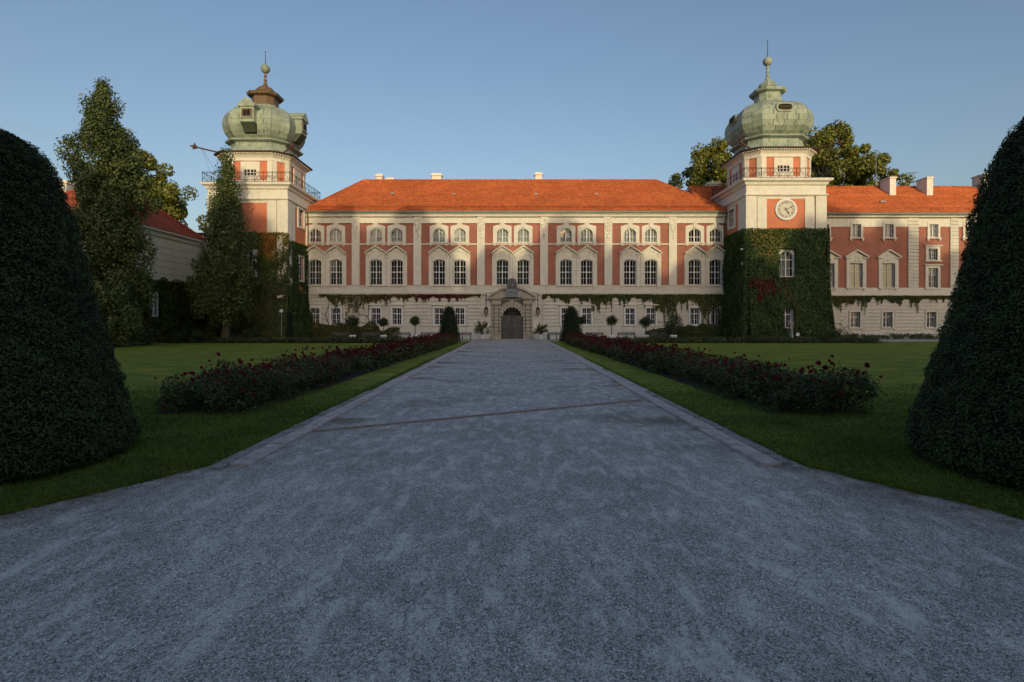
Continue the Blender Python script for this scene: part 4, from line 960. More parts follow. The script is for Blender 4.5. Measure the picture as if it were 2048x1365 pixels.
for i, (x, z_, w_, h) in enumerate(H1):
    L = (x, YR, z_); wo = shared('window', 'v1', lambda: surround(1.5, 2.8, 0, 1.16, lambda t: 3.45, -.14, .2), 'cream_trim', wing, L)
    shared('pediment', 'v1p', lambda: MB().prism([(-1.2, 3.452), (1.2, 3.452), (0, 4.2)], -.1, -.002).prism([(-1.36, 3.46), (0, 4.26), (0, 4.42), (-1.36, 3.62)], -.4, -.101).prism([(1.36, 3.46), (1.36, 3.62), (0, 4.42), (0, 4.26)], -.4, -.101).box(-1.36, -.8, -.34, -.141, 3.36, 3.459).box(.8, 1.36, -.34, -.141, 3.36, 3.459).box(-.16, .16, -.2, -.141, 2.95, 3.3).box(-.5, -.3, -.18, -.141, 3.0, 3.35).box(.3, .5, -.18, -.141, 3.0, 3.35).prism([(-.3, 3.7), (0, 3.56), (.3, 3.7), (0, 4.0)], -.16, -.101), 'cream_trim', wo, L)
    shared('sill', 'v1s', lambda: MB().box(-1.24, 1.24, -.28, -.0, -.18, -.052).box(-1.0, -.8, -.22, -.002, -.46, -.182).box(.8, 1.0, -.22, -.002, -.46, -.182), 'cream_trim', wo, L)
    shared('frame', 'v1f', lambda: hbars(frame(1.5, 2.8, 0, 1.85, mw=.06, bars_v=0)[0], 1.5, ()), 'white', wo, L); panes(wo, 'v1', x, YR, z_, 1.5, 2.8, 1.85)
    shared('blind', 'v1b', lambda: MB().box(-.74, .74, .24, .26, 0, 2.8), 'curtain', wo, L)
for i, (x, z_, w_, h) in enumerate(H3):
    L = (x, YR, z_); wo = part('window', surround(w_, h, 0, w_ / 2 + .3, lambda t: h + .42, -.14, .2), 'cream_trim', wing, loc=L)
    part('sill', MB().box(-w_ / 2 - .45, w_ / 2 + .45, -.26, -.0, -.18, -.052), 'cream_trim', wo, loc=L)
    part('hood', MB().box(-w_ / 2 - .48, w_ / 2 + .48, -.30, -.141, h + .30, h + .42), 'cream_trim', wo, loc=L)
    part('frame', hbars(frame(w_, h, 0, 0, mw=.09)[0], w_, (h * .33, h * .66)), 'white', wo, loc=L); panes(wo, ('v3', i), x, YR, z_, w_, h, h * .66)
    if i: part('blind', MB().box(-w_ / 2, w_ / 2, .24, .26, h * .62, h), 'curtain', wo, loc=L)
for x, z_, w_, h in H0:
    win_ground(wing, x, YR, z_, False, 1.15, 1.8, 'v0', .001 + 1.2, .16, .16, 'cream_trim')
lpart('dark_backing', MB().quad((X0, YR + 1.9, 0), (X1, YR + 1.9, 0), (X1, YR + 1.9, 14), (X0, YR + 1.9, 14)), 'dark', wing)
lpart('rear_wall', MB().box(X0, X0 + .3, YR + .46, YR + 11, 0, 14.2).box(X1 - .3, X1, YR + .46, YR + 11, 0, 14.2).box(X0, X1, YR + 11.001, YR + 11.3, 0, 14.2), 'cream', wing)
wroof = hip_roof(wing, 22.5, X1 + .5, 22.9, 58.8, YR - .6, 70.5, 77.1, 14.6, 19.25, 'tile')
def wz(t): return (YR - .6 + (70.5 - YR + .6) * t, 14.6 + 4.65 * t)
for px_, zt in ((1786, .66), (1860, .66), (1974, .8)):
    y_, z_ = wz(zt); xx = (px_ - 1022) * y_ / F
    c = lpart('chimney', MB().box(xx - .38, xx + .38, y_, y_ + 1.8, z_ - .4, z_ + 2.15), 'chimney', wroof)
    lpart('chimney_cap', MB().box(xx - .48, xx + .48, y_ - .10, y_ + 1.9, z_ + 2.151, z_ + 2.26).box(xx - .42, xx + .42, y_ - .05, y_ + 1.85, z_ + 2.261, z_ + 2.34), 'chimney', c)
y_, z_ = wz(.38); lpart('roof_vent', MB().prism([(39.9 + 4.5, z_), (45.0 + .1, z_), (45.0, z_ + .2), (44.5, z_ + .2)], y_ - .3, y_ + .3), 'zinc', wroof)
y_, z_ = wz(.12); sg = MB()
for dz in (.16, .32): sg.tube([(rx(1842), y_, z_ + dz), (X1 - 3, y_, z_ + dz)], .025, 5)
for k in range(16): sg.box(rx(1842) + k * .95, rx(1842) + k * .95 + .05, y_, y_ + .04, z_, z_ + .36)
lpart('snow_guard', sg, 'tile', wroof)
chimney(wroof, (1427 - 1022) * 71.5 / F, 71.5, 19.0, 1.6, .9, .75)
for px_, top, y_ in ((1752, 300, 71.6), (1828, 345, 71.2)):
    xx = (px_ - 1022) * y_ / F; zt = 2 + (644 - top) * y_ / F
    mb = MB().tube([(xx, y_, 19), (xx, y_, zt)], .035, 5)
    if px_ == 1828:
        mb.tube([(xx - .4, y_, zt - .1), (xx + .5, y_, zt - .02)], .02, 4)
        for q in (-.3, 0, .3): mb.tube([(xx + q, y_ - .35, zt - .06), (xx + q, y_ + .35, zt - .06)], .015, 4)
    else: mb.tube([(xx, y_, 19), (xx, y_, 20.6)], .09, 6)
    lpart('antenna', mb, 'zinc', wroof)

# ------------------------------------------------------------------ side wing beyond the plain tower (courtyard wall seen at an angle)
SX0, SX1, SY0, SY1, SE = -42.0, -33.0, 46.0, 58.5, 10.7
side = thing('castle_side_wing', 'cream side wing with dull red hipped roof and ivy on its lower wall', 'palace wing', (-37.5, 52, 0))
sh = [(50.2, 51.35, 2.5, 4.75)]
mb = holes_wall(MB(), SY0 + .4, SY1, 0, SE - .3, sh, SX1 - .4, SX1, axis='y')
mb.box(SX0, SX1, SY0, SY0 + .399, 0, SE - .3).box(SX0, SX0 + .4, SY0 + .4, SY1, 0, SE - .3).box(SX0 + .4, SX1 - .4, SY1 - .4, SY1, 0, SE - .3)
lpart('wall', mb, 'cream_trim', side)
z = 5.9
while z < 9.6:
    lpart('board_course', MB().rings([[(SX1 + a, SY0, z), (SX1 + a, SY1, z), (SX1 + a, SY1, z + .58), (SX1 + a, SY0, z + .58)] if a == 0 else [(SX1 + a, SY0 + .01, z + .02), (SX1 + a, SY1 - .01, z + .02), (SX1 + a, SY1 - .01, z + .56), (SX1 + a, SY0 + .01, z + .56)] for a in (0, .05)]), 'cream_trim', side); z += .63
lpart('cornice', MB().rings([[(SX0 - r_, SY0 - r_, z_), (SX1 + r_, SY0 - r_, z_), (SX1 + r_, SY1, z_), (SX0 - r_, SY1, z_)] for r_, z_ in ((.02, SE - .75), (.15, SE - .7), (.15, SE - .4), (.45, SE - .28), (.45, SE - .1))]), 'cream_trim', side)
ww = 4.95; ap0, ap1 = (-37.5, SY0 + 4.5, SE + 4.2), (-37.5, SY1 - 4.5, SE + 4.2); e = .5
C_ = [(SX0 - e, SY0 - e, SE - .1), (SX1 + e, SY0 - e, SE - .1), (SX1 + e, SY1 + .2, SE - .1), (SX0 - e, SY1 + .2, SE - .1)]
rm = MB(); n_ = 30
def lap(a, b, c, d_):                                      # eave a-b, ridge d-c
    a, b, c, d_ = map(Vector, (a, b, c, d_)); up = Vector((0, 0, 1))
    for i in range(n_):
        t0, t1 = i / n_, min(1, (i + 1.12) / n_)
        p, q, r_, s_ = a.lerp(d_, t0) + up * .06, b.lerp(c, t0) + up * .06, b.lerp(c, t1), a.lerp(d_, t1)
        rm.quad(p, q, r_, s_); rm.quad(a.lerp(d_, t0), b.lerp(c, t0), q, p)
lap(C_[1], C_[2], ap1, ap0); lap(C_[3], C_[0], ap0, ap1); lap(C_[0], C_[1], ap0, ap0); lap(C_[2], C_[3], ap1, ap1)
rm.v = [tuple(v) for v in rm.v]
so_ = lpart('roof', rm, 'tile_side', side)
hp = MB()
for a, b in ((C_[1], ap0), (C_[2], ap1), (C_[0], ap0), (ap0, ap1)):
    a, b = Vector(a), Vector(b); k_ = int((b - a).length / .4)
    for i in range(k_): hp.tube([a.lerp(b, i / k_) + Vector((0, 0, .06)), a.lerp(b, (i + 1.05) / k_) + Vector((0, 0, .06))], [.14, .11], 6)
tag(lpart('ridge_tiles', hp, 'tile_side', so_), kind='stuff')
chimney(so_, -40.9, 50.5, SE + 2.4, .8, .8, 1.5)
yc = 50.775; f_ = MB()
for u0, u1, v0, v1 in ((-.58, -.5, 0, 2.25), (.5, .58, 0, 2.25), (-.5, .5, 2.15, 2.25), (-.5, .5, 0, .1), (-.06, .06, .1, 2.15), (-.5, -.06, 1.42, 1.52), (.06, .5, 1.42, 1.52), (-.5, -.06, .72, .77), (.06, .5, .72, .77)):
    f_.box(SX1 - .1, SX1 + .06, yc + u0, yc + u1, 2.5 + v0, 2.5 + v1)
wo = lpart('window', f_, 'white', side)
lpart('pane', MB().quad((SX1 - .05, yc - .5, 2.6), (SX1 - .05, yc + .5, 2.6), (SX1 - .05, yc + .5, 4.7), (SX1 - .05, yc - .5, 4.7)), 'glass', wo)
lpart('dark_backing', MB().box(SX1 - 1.4, SX1 - .9, yc - 2, yc + 2, .1, 6), 'dark', side)
low = thing('link_building', 'small cream flat-roofed block between the side wing and the plain tower', 'building', (-34.6, 62, 0))
lpart('wall', MB().box(-37, -31.6, 60, 66, 0, 11.5), 'cream', low); lpart('roof_edge', MB().box(-37.2, -31.6, 59.8, 66, 11.501, 11.7), 'eave', low)

# ------------------------------------------------------------------ ivy on the towers and the side wing
def scatter(rng, n, O, U, Vv, Nn, ul, vl, mask=None, off=None, jit=.10, tilt=.55):
    u = rng.uniform(0, ul, n); v = rng.uniform(0, vl, n)
    if mask is not None:
        k = mask(u, v) > rng.uniform(size=n); u, v = u[k], v[k]
    o = (off(u, v) if off is not None else 0) + rng.uniform(-jit, jit, len(u))
    O, U, Vv, Nn = (np.array(a, float) for a in (O, U, Vv, Nn))
    P = O + u[:, None] * U + v[:, None] * Vv + o[:, None] * Nn
    N = Nn + rng.normal(size=P.shape) * tilt + np.array([0, 0, .35]); return P, N, u, v
def leaf_part(name, parent, mat, P, N, S, rng, kind='stuff'):
    if len(P) == 0: return
    return tag(put(name, leaves(name, P, N, S, rng), mat, parent), kind=kind)
rng = np.random.default_rng(21)
# clock tower: dense coat flaring to the ground
iv = thing('ivy', 'dense dark green ivy coat covering the lower clock tower', 'ivy', (CXR, YT, 0))
flare = lambda z: .42 + .58 * np.clip(1 - z / 7.5, 0, 1) ** 1.6
wf = [(CXR - .85, CXR + .80, 6.62, 9.55), (CXR - .50, CXR + .62, 1.34, 3.45)]
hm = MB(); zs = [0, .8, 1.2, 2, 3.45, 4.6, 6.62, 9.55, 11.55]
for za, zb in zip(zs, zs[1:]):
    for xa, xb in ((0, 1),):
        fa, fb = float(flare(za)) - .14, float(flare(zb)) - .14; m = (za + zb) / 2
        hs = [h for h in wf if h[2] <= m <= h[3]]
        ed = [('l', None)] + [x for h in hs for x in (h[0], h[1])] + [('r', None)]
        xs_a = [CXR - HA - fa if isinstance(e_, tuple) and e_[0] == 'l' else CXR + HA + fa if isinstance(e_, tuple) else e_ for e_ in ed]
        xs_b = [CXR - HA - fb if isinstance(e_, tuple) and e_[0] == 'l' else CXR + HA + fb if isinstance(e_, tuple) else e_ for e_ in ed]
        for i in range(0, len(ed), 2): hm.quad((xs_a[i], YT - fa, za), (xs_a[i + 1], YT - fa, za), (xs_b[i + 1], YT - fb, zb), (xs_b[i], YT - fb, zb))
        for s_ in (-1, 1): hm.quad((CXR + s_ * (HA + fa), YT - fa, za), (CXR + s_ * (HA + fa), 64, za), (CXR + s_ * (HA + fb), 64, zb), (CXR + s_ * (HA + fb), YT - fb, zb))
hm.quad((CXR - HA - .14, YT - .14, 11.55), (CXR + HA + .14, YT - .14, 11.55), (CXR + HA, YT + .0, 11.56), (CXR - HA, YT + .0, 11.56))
tag(lpart('ivy_stems', hm, 'hull', iv), kind='stuff')  # dark sheet behind the leaves, shade inside the coat put into its colour
nf = noise2(rng)
def coat(O, U, ul, n, holes=()):
    Nn = np.cross(np.array(U, float), (0, 0, 1)); 
    def msk(u, v):
        x = O[0] + u * U[0]; m = np.ones(len(u))
        for h in holes: m[(x > h[0]) & (x < h[1]) & (v > h[2]) & (v < h[3])] = 0
        return m
    P, N, u, v = scatter(rng, n, O, U, (0, 0, 1), Nn, ul, 11.72, msk, lambda u, v: flare(v) + .07 * nf(u, v, 1.5) + .0, .09)
    return P, N, u, v
P, N, u, v = coat((CXR - HA, YT, 0), (1, 0, 0), 2 * HA, 21000, wf)
for c in range(2):                                         # corner rolls where the coat wraps round
    pass
x = P[:, 0] + .5 * nf(u, v, .9)
red = ((np.hypot((x - 26.0) / .75, (v - 5.9) / .55) < 1) | (np.hypot((x - 26.2) / .33, (v - 4.5) / 1.0) < 1) | (np.hypot((x - 26.9) / .3, (v - 5.2) / .6) < 1)) & (rng.uniform(size=len(x)) < .8)
brz = ((np.hypot((x - 28.9) / 1.1, (v - 5.3) / 1.1) < 1) | (np.hypot((x - 28.8) / .4, (v - 3.2) / 1.7) < 1)) & (rng.uniform(size=len(x)) < .55) & ~red
yel = (np.hypot((x - 26.6) / 1.6, (v - 10.0) / 1.7) < 1.1) & (rng.uniform(size=len(x)) < .45) & ~red
for nm, mk, mt in (('red_leaves', red, 'ivy_red'), ('bronze_leaves', brz, 'creeper_brown'), ('yellow_leaves', yel, 'ivy_yellow'), ('leaves', ~(red | brz | yel), 'ivy')):
    leaf_part(nm, iv, mt, P[mk], N[mk], rng.uniform(.13, .25, mk.sum()), rng)
Q = [coat((CXR - HA, 63.2, 0), (0, -1, 0), 63.2 - YT + .2, 11000), coat((CXR + HA, YT - .2, 0), (0, 1, 0), 7, 6000)]
for zc, s_ in ((0, -1), (0, 1)):
    n = 1500; v_ = rng.uniform(0, 11.7, n); f_ = flare(v_); a = rng.uniform(0, math.pi / 2, n)
    Pc = np.stack([CXR + s_ * (HA + f_ * np.sin(a) ** .5), YT - f_ * np.cos(a) ** .5, v_], 1)
    Q.append((Pc, np.stack([s_ * np.sin(a), -np.cos(a), np.full(n, .3)], 1) + rng.normal(size=(n, 3)) * .5, 0, 0))
P = np.concatenate([q[0] for q in Q]); N = np.concatenate([q[1] for q in Q])
leaf_part('side_leaves', iv, 'ivy', P, N, rng.uniform(.13, .25, len(P)), rng)

# plain tower: thinner, turning yellow and orange towards the top corner
iv = thing('ivy', 'patchy ivy turning yellow and orange on the plain tower', 'ivy', (CXL, YT, 0))
nf = noise2(rng)
def mk2(u, v): return np.clip(.5 + 1.5 * (5.4 - v + .9 * nf(u, v, .8)) / 1.2, 0, 1) + (v > 4.8) * np.clip(1.35 + .75 * nf(u * 1.6, v * .5, 1.3) + .5 * (v > 10.2) - 1.3 * (np.abs(u - 4.95) < .35) * (v < 9.6) * (v > 6.4) - 1.2 * (np.abs(u - 7.55 - .08 * nf(v, v, 2)) < .16) * (v > 7.6) * (v < 10.6), 0, 1)
of2 = lambda u, v: .16 + .85 * np.clip(1 - v / 6.5, 0, 1) ** 1.5 + .05 * nf(u, v, 2)
P, N, u, v = scatter(rng, 46000, (CXL - HA, YT, 0), (1, 0, 0), (0, 0, 1), (0, -1, 0), 2 * HA + .25, 11.3, lambda u, v: np.where((np.abs(u - HA) < .82) & (v > 6.65) & (v < 9.5), 0, mk2(u, v)), of2, .09)
hot = np.clip((v - 7.2) / 3.8, 0, 1) * np.clip(1.15 - np.abs(u - 6.6) / 2.0, 0, 1)
r_ = rng.uniform(size=len(u)); org = (np.hypot((u - 6.3) / .75, (v - 9.9) / 1.5) + .25 * nf(u, v, 2) < .8) & (r_ < .72); yel = ~org & (r_ < hot * 1.0)
brz = ~org & ~yel & (r_ > .82 - .25 * (nf(u, v, .6) > .4)) 
for nm, mk, mt in (('orange_leaves', org, 'ivy_orange'), ('yellow_leaves', yel, 'ivy_yellow'), ('bronze_leaves', brz, 'creeper_brown'), ('leaves', ~(org | yel | brz), 'ivy')):
    leaf_part(nm, iv, mt, P[mk], N[mk], rng.uniform(.13, .25, mk.sum()), rng)
def mk3(u, v): return np.where((np.abs(u - 3.83) < .95) & (v > 6.4) & (v < 9.4), 0, np.clip(.3 + 1.4 * (6.4 - v + nf(u, v, .9)) / 1.2, 0, 1) + (v > 6) * np.clip(1.2 + .8 * nf(u + 9, v * .6, 1.1), 0, 1))
P, N, u, v = scatter(rng, 24000, (CXL + HA, YT - .2, 0), (0, 1, 0), (0, 0, 1), (1, 0, 0), 5.9, 10.6, mk3, of2, .09)
leaf_part('side_leaves', iv, 'ivy', P, N, rng.uniform(.13, .25, len(P)), rng)
st = MB()
for k in range(9):
    r_ = random.Random(k); x_ = CXL + r_.uniform(-3.6, 4.0); pts = [(x_ + .3 * math.sin(q * 1.3 + k), YT - .95 + q * .115 if q < 7 else YT - .14, q * 1.1) for q in range(9)]; st.tube(pts, [.07 - .006 * q for q in range(9)], 5)
lpart('stem', st, 'bark', iv)
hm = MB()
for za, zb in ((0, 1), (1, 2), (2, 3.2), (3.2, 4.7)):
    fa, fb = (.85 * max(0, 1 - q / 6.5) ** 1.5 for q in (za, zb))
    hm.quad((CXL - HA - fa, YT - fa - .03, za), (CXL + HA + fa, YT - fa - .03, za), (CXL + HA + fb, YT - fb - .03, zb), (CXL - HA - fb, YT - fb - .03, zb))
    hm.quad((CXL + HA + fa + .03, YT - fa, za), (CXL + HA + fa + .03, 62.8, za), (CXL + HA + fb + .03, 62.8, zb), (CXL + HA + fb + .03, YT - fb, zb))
tag(lpart('ivy_stems', hm, 'hull', iv), kind='stuff')  # near-black backing stands in for shade under the thicker lower ivy

iv = thing('ivy', 'dark green and bronze ivy on the side wing around a white window', 'ivy', (SX1, 52, 0))
nf = noise2(rng)
for a, b, mt, n in (('leaves', 1, 'ivy', 17000), ('bronze_leaves', 0, 'creeper_brown', 9000)):
    P, N, u, v = scatter(rng, n, (SX1, SY0, 0), (0, 1, 0), (0, 0, 1), (1, 0, 0), SY1 - SY0, 6.7, lambda u, v: np.where((np.abs(u + SY0 - yc) < .66) & (v > 2.4) & (v < 4.85), 0, (v < 6.05 + .25 * nf(u, v, 1.5)) * np.clip(.55 + (b - .5) * nf(u, v, .5), 0, 1)), lambda u, v: .18 + .06 * nf(u, v, 2), .08)
    leaf_part(a, iv, mt, P, N, rng.uniform(.12, .23, len(P)), rng)
hm = holes_wall(MB(), SY0, SY1, 0, 5.85, [(yc - .62, yc + .62, 2.45, 4.8)], SX1 + .052, SX1 + .11, axis='y'); tag(lpart('ivy_stems', hm, 'hull', iv), kind='stuff')  # dark sheet over the wall, painted as the shade between leaves

# ------------------------------------------------------------------ creepers along the ground floor
def creeper(label, x0, x1, yf, ztop, thick, mats, n, hang=.5, seed=1, trunks=(), low=None):
    rg = np.random.default_rng(seed); f = noise2(rg); c = thing('creeper', label, 'creeper', ((x0 + x1) / 2, yf, 0))
    x = rg.uniform(x0, x1, n); t = rg.uniform(0, 1, n) ** 1.15; th = np.array([thick(q) for q in x]) * (1 + .35 * f(x, x * 0, 2.1) + .25 * f(x, x * 0, 7))
    th = np.maximum(th, .04); z = ztop + .1 - t * th * (1 + hang * (f(x, x * 0, 16) > 1.0))
    ok = (th > .1) | (rg.uniform(size=n) < .15)
    P = np.stack([x, yf - .12 - rg.uniform(0, .30, n) * (1 - t * .6), z], 1)[ok]
    N = np.array([0, -1, .5]) + rg.normal(size=P.shape) * .6
    if low:
        for (a, b, h, nl) in low:
            xx = rg.uniform(a, b, nl); zz = rg.uniform(0, 1, nl) * h * (1 + .18 * f(xx, xx * 0, 1.6)); Pl = np.stack([xx, yf - .1 - rg.uniform(0, .45, nl) * (1 - .5 * zz / h), zz], 1)
            P = np.concatenate([P, Pl]); N = np.concatenate([N, np.array([0, -1, .5]) + rg.normal(size=Pl.shape) * .6])
    sel = rg.uniform(size=len(P)); g = f(P[:, 0], P[:, 2], .45)
    lo = 0
    for k, (mt, w_, bias) in enumerate(mats):
        pass
    ws = np.stack([np.clip(w_ + bias * g, .01, 9) for mt, w_, bias in mats], 1) if not callable(mats[0][1]) else np.stack([np.clip(w_(P[:, 0]) + bias * g, .005, 9) for mt, w_, bias in mats], 1)
    ws = np.cumsum(ws / ws.sum(1, keepdims=True), 1); idx = (sel[:, None] > ws).sum(1).clip(0, len(mats) - 1)
    for k, (mt, *_) in enumerate(mats):
        m_ = idx == k; leaf_part('leaves', c, mt, P[m_], N[m_], rg.uniform(.11, .21, m_.sum()), rg)
    st = MB()
    for tx, tz in trunks:
        r_ = random.Random(int(tx * 7)); pts = [(tx + .22 * math.sin(q * 1.7 + tx), yf - .10, tz * q / 7) for q in range(8)]; st.tube(pts, [.06 - .005 * q for q in range(8)], 5)
        for q in range(3):
            a = Vector(pts[3 + q]); d_ = r_.choice((-1, 1)); st.tube([a, a + Vector((d_ * .5, 0, .25)), a + Vector((d_ * 1.2, 0, .32)), a + Vector((d_ * 1.8, 0, .55))], [.03, .025, .02, .012], 4)
    st.tube([(x0 + (x1 - x0) * i / 40, yf - .1, ztop - .03 + .04 * math.sin(i * 1.3)) for i in range(41)], .03, 4)
    lpart('stem', st, 'bark', c); return c
gauss = lambda q, c, w_: math.exp(-((q - c) / w_) ** 2)
def fxm(p): return (p - 1022) / (F / YF)
lowL = [(fxm(618), fxm(760), 1.75, 6200), (fxm(760), fxm(800), 1.25, 900)]
creeper('bronze and red creeper garland along the cream wall, plain tower side of portal', fxm(640), fxm(962), YF - .06, 5.0,
        lambda q: .16 + .95 * gauss(q, fxm(695), 1.9) * (q > fxm(640)) + .45 * gauss(q, fxm(745), 2.2) + .55 * gauss(q, fxm(712), .9) + .22 * gauss(q, fxm(830), 2.5) + .15 * gauss(q, fxm(900), 3),
        [('creeper_brown', lambda x: np.clip((fxm(860) - x) / 5, 0, 1) * .8, .2), ('ivy', lambda x: np.clip((fxm(800) - x) / 6, 0, 1) * .6, -.2), ('ivy_red', lambda x: np.clip((x - fxm(800)) / 4, 0, 1) + .05, .0), ('ivy_yellow', lambda x: np.clip((fxm(760) - x) / 8, 0, 1) * .35, .1)],
        7000, .8, 31, [(fxm(655.5), 4.9), (fxm(739), 3.6), (fxm(689), 2.9)], lowL)
lowR = [(fxm(1355), fxm(1452), 1.75, 5500), (fxm(1290), fxm(1355), 1.3, 1500)]
creeper('green creeper garland along the cream wall, clock tower side of portal', fxm(1085), fxm(1452), YF - .06, 5.0,
        lambda q: .42 + .25 * gauss(q, fxm(1150), 2.6) + .45 * gauss(q, fxm(1225), 2.6) + .95 * gauss(q, fxm(1335), 2.2) + .7 * gauss(q, fxm(1420), 3.4) + 1.1 * gauss(q, fxm(1330), .9) + .3 * gauss(q, fxm(1412), .4),
        [('ivy', .75, -.1), ('creeper_brown', .18, .15), ('ivy_yellow', .10, .12)], 16000, .9, 32, [(fxm(1411), 4.6), (fxm(1330), 4.2)], lowR)
creeper('green creeper garland hanging on the wing beyond the clock tower', rx(1652), rx(1905), YR - .06, 4.92,
        lambda q: .30 + .6 * gauss(q, rx(1665), 2.6) + .3 * gauss(q, rx(1735), 3) + .5 * gauss(q, rx(1822), 1.2),
        [('ivy', .75, -.1), ('creeper_brown', .2, .15), ('ivy_yellow', .06, .1)], 8000, 1.1, 33, [(rx(1682), 2.2)])

# ------------------------------------------------------------------ clipped yews
def yew(label, x, y, prof, n, size, seed, group=None, mat='yew', lean=0):
    rg = np.random.default_rng(seed); t = thing('topiary_yew', label, 'topiary', (x, y, 0), group)
    zs = np.array([p[1] for p in prof]); rs = np.array([p[0] for p in prof]); f = noise2(rg, 40); rot = rg.uniform(0, 6.28)
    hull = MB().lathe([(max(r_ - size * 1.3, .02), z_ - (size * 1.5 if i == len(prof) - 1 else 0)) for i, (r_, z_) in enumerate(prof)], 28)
    tag(part('dark_core', hull, 'yew_hull', t, True, (x, y, 0)), kind='stuff')  # near-black core stands in for the shade inside the foliage
    seg = np.hypot(np.diff(zs), np.diff(rs)); wt = seg * (rs[1:] + rs[:-1]); wt = wt / wt.sum(); k = rg.choice(len(seg), n, p=wt); q = rg.uniform(size=n)
    zz = zs[k] + (zs[k + 1] - zs[k]) * q; rr = rs[k] + (rs[k + 1] - rs[k]) * q; a = rg.uniform(0, 6.2832, n)
    nr = (zs[k + 1] - zs[k]) / np.maximum(seg[k], 1e-6); nz = -(rs[k + 1] - rs[k]) / np.maximum(seg[k], 1e-6)
    lump = .5 * f(a * 3.0, zz * 1.1, 1.0) + .5 * f(a * 5, zz * 3.2, 2.0); tuft = f(a * 9, zz * 9, 2.2)
    rr = rr + size * (.22 * lump + .5 * tuft) + rg.uniform(-1.3, .4, n) * size + (rg.uniform(size=n) > .992) * rg.uniform(.4, 1.6, n) * size
    P = np.stack([rr * np.cos(a), rr * np.sin(a), zz + nz * 0 + rg.uniform(-.3, .3, n) * size], 1)
    N = np.stack([nr * np.cos(a) * .75, nr * np.sin(a) * .75, nz * .7 + .55], 1) + rg.normal(size=(n, 3)) * .42
    P[:, 2] = np.maximum(P[:, 2], .03)
    put('foliage', leaves('foliage', P, N, rg.uniform(.6, 1.35, n) * size, rg, .36, .12), mat, t, (x, y, 0))['kind'] = 'stuff'
    put('trunk', MB().tube([(0, 0, 0), (0, 0, zs[-1] * .7)], [.16, .05], 8).mesh('trunk'), 'bark', t, (x, y, 0))
    return t
pl = [(2.02, .02), (2.20, .2), (2.16, .45), (2.07, .76), (1.86, 1.56), (1.74, 2.0), (1.61, 2.41), (1.48, 3.13), (1.385, 3.6), (1.26, 3.99), (1.14, 4.32), (1.0, 4.51), (.79, 4.64), (.5, 4.73), (.02, 4.78)]
yew('huge clipped yew dome beside the drive entrance, on the plain tower side', -7.78, 7.57, pl, 170000, .044, 41, 'giant clipped yews')
pr = [(2.15, .02), (2.33, .22), (2.30, .45), (2.22, .74), (1.89, 1.87), (1.74, 2.5), (1.645, 3.03), (1.535, 3.7), (1.345, 4.28), (1.18, 4.6), (1.0, 4.82), (.7, 4.98), (.35, 5.07), (.02, 5.1)]
yew('huge clipped yew dome beside the drive entrance, on the clock tower side', 7.95, 7.05, pr, 185000, .044, 42, 'giant clipped yews')
ps = [(1.12, .03), (1.15, .3), (1.02, .9), (.90, 1.5), (.80, 2.1), (.72, 2.6), (.60, 3.05), (.40, 3.35), (.18, 3.5), (.01, 3.55)]
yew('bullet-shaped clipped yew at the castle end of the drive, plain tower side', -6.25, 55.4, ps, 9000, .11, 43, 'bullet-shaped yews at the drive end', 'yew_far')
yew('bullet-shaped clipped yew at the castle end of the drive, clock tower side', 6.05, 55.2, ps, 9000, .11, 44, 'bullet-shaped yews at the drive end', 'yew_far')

# ------------------------------------------------------------------ trees
def tree(name, label, x, y, z0, z1, env, ncl, per, rc, leaf, mat, seed, trunk=.3, group=None, limb=9, squash=.9, lobe=.22):
    rg = np.random.default_rng(seed); t = thing(name, label, 'tree', (x, y, 0), group)
    tt = rg.uniform(0, 1, ncl * 6); R_ = np.array([env(q) for q in tt]); keep = rg.uniform(size=len(tt)) < (R_ / R_.max()) ** 1.2; tt, R_ = tt[keep][:ncl], R_[keep][:ncl]
    a = rg.uniform(0, 6.2832, len(tt)); q = rg.uniform(.15, 1, len(tt)) ** .5; lob = 1 + lobe * np.sin(a * 3 + tt * (9 + 12 * (lobe > .3)) + seed) + .15 * np.sin(a * 5 - tt * 14)
    rad = np.maximum(0, R_ * lob - rc * .6) * q; C = np.stack([rad * np.cos(a), rad * np.sin(a), z0 + (z1 - z0) * tt], 1)
    if lobe > .3: C[:, 0] += .45 * np.sin(tt * 11 + seed) * tt * (tt > .6)
    P, N = clumps(rg, C, rg.uniform(.55, 1.25, len(C)) * rc, per, .35, squash)
    ok = P[:, 2] > .15; P, N = P[ok], N[ok]
    put('crown', leaves('crown', P, N, rg.uniform(.65, 1.3, len(P)) * leaf, rg, .7, .12), mat, t, (x, y, 0))
    mb = MB(); H = z0 + (z1 - z0) * .9; ph = rg.uniform(0, 6)
    pts = [(.12 * math.sin(i * .9 + ph), .12 * math.cos(i * .8 + ph), H * i / 9) for i in range(10)]
    mb.tube(pts, [trunk * (1.25 if i == 0 else 1) * (1 - .88 * i / 9) for i in range(10)], 9)
    for k in range(limb):
        c = C[int(rg.integers(len(C)))]; zb = max(z0 * .8, c[2] - np.hypot(c[0], c[1]) * .8 - 1.0); i = min(8, int(9 * zb / H)); p = Vector(pts[max(0, i)]); e_ = Vector(c)
        mb.tube([p, p.lerp(e_, .5) + Vector((0, 0, -.2)), e_], [trunk * .35 * (1 - .6 * zb / H), trunk * .2, .03], 6)
    put('trunk', mb.mesh('trunk'), 'bark', t, (x, y, 0)); return t
def interp(pts):
    xs, ys = zip(*pts); return lambda q: float(np.interp(q, xs, ys))
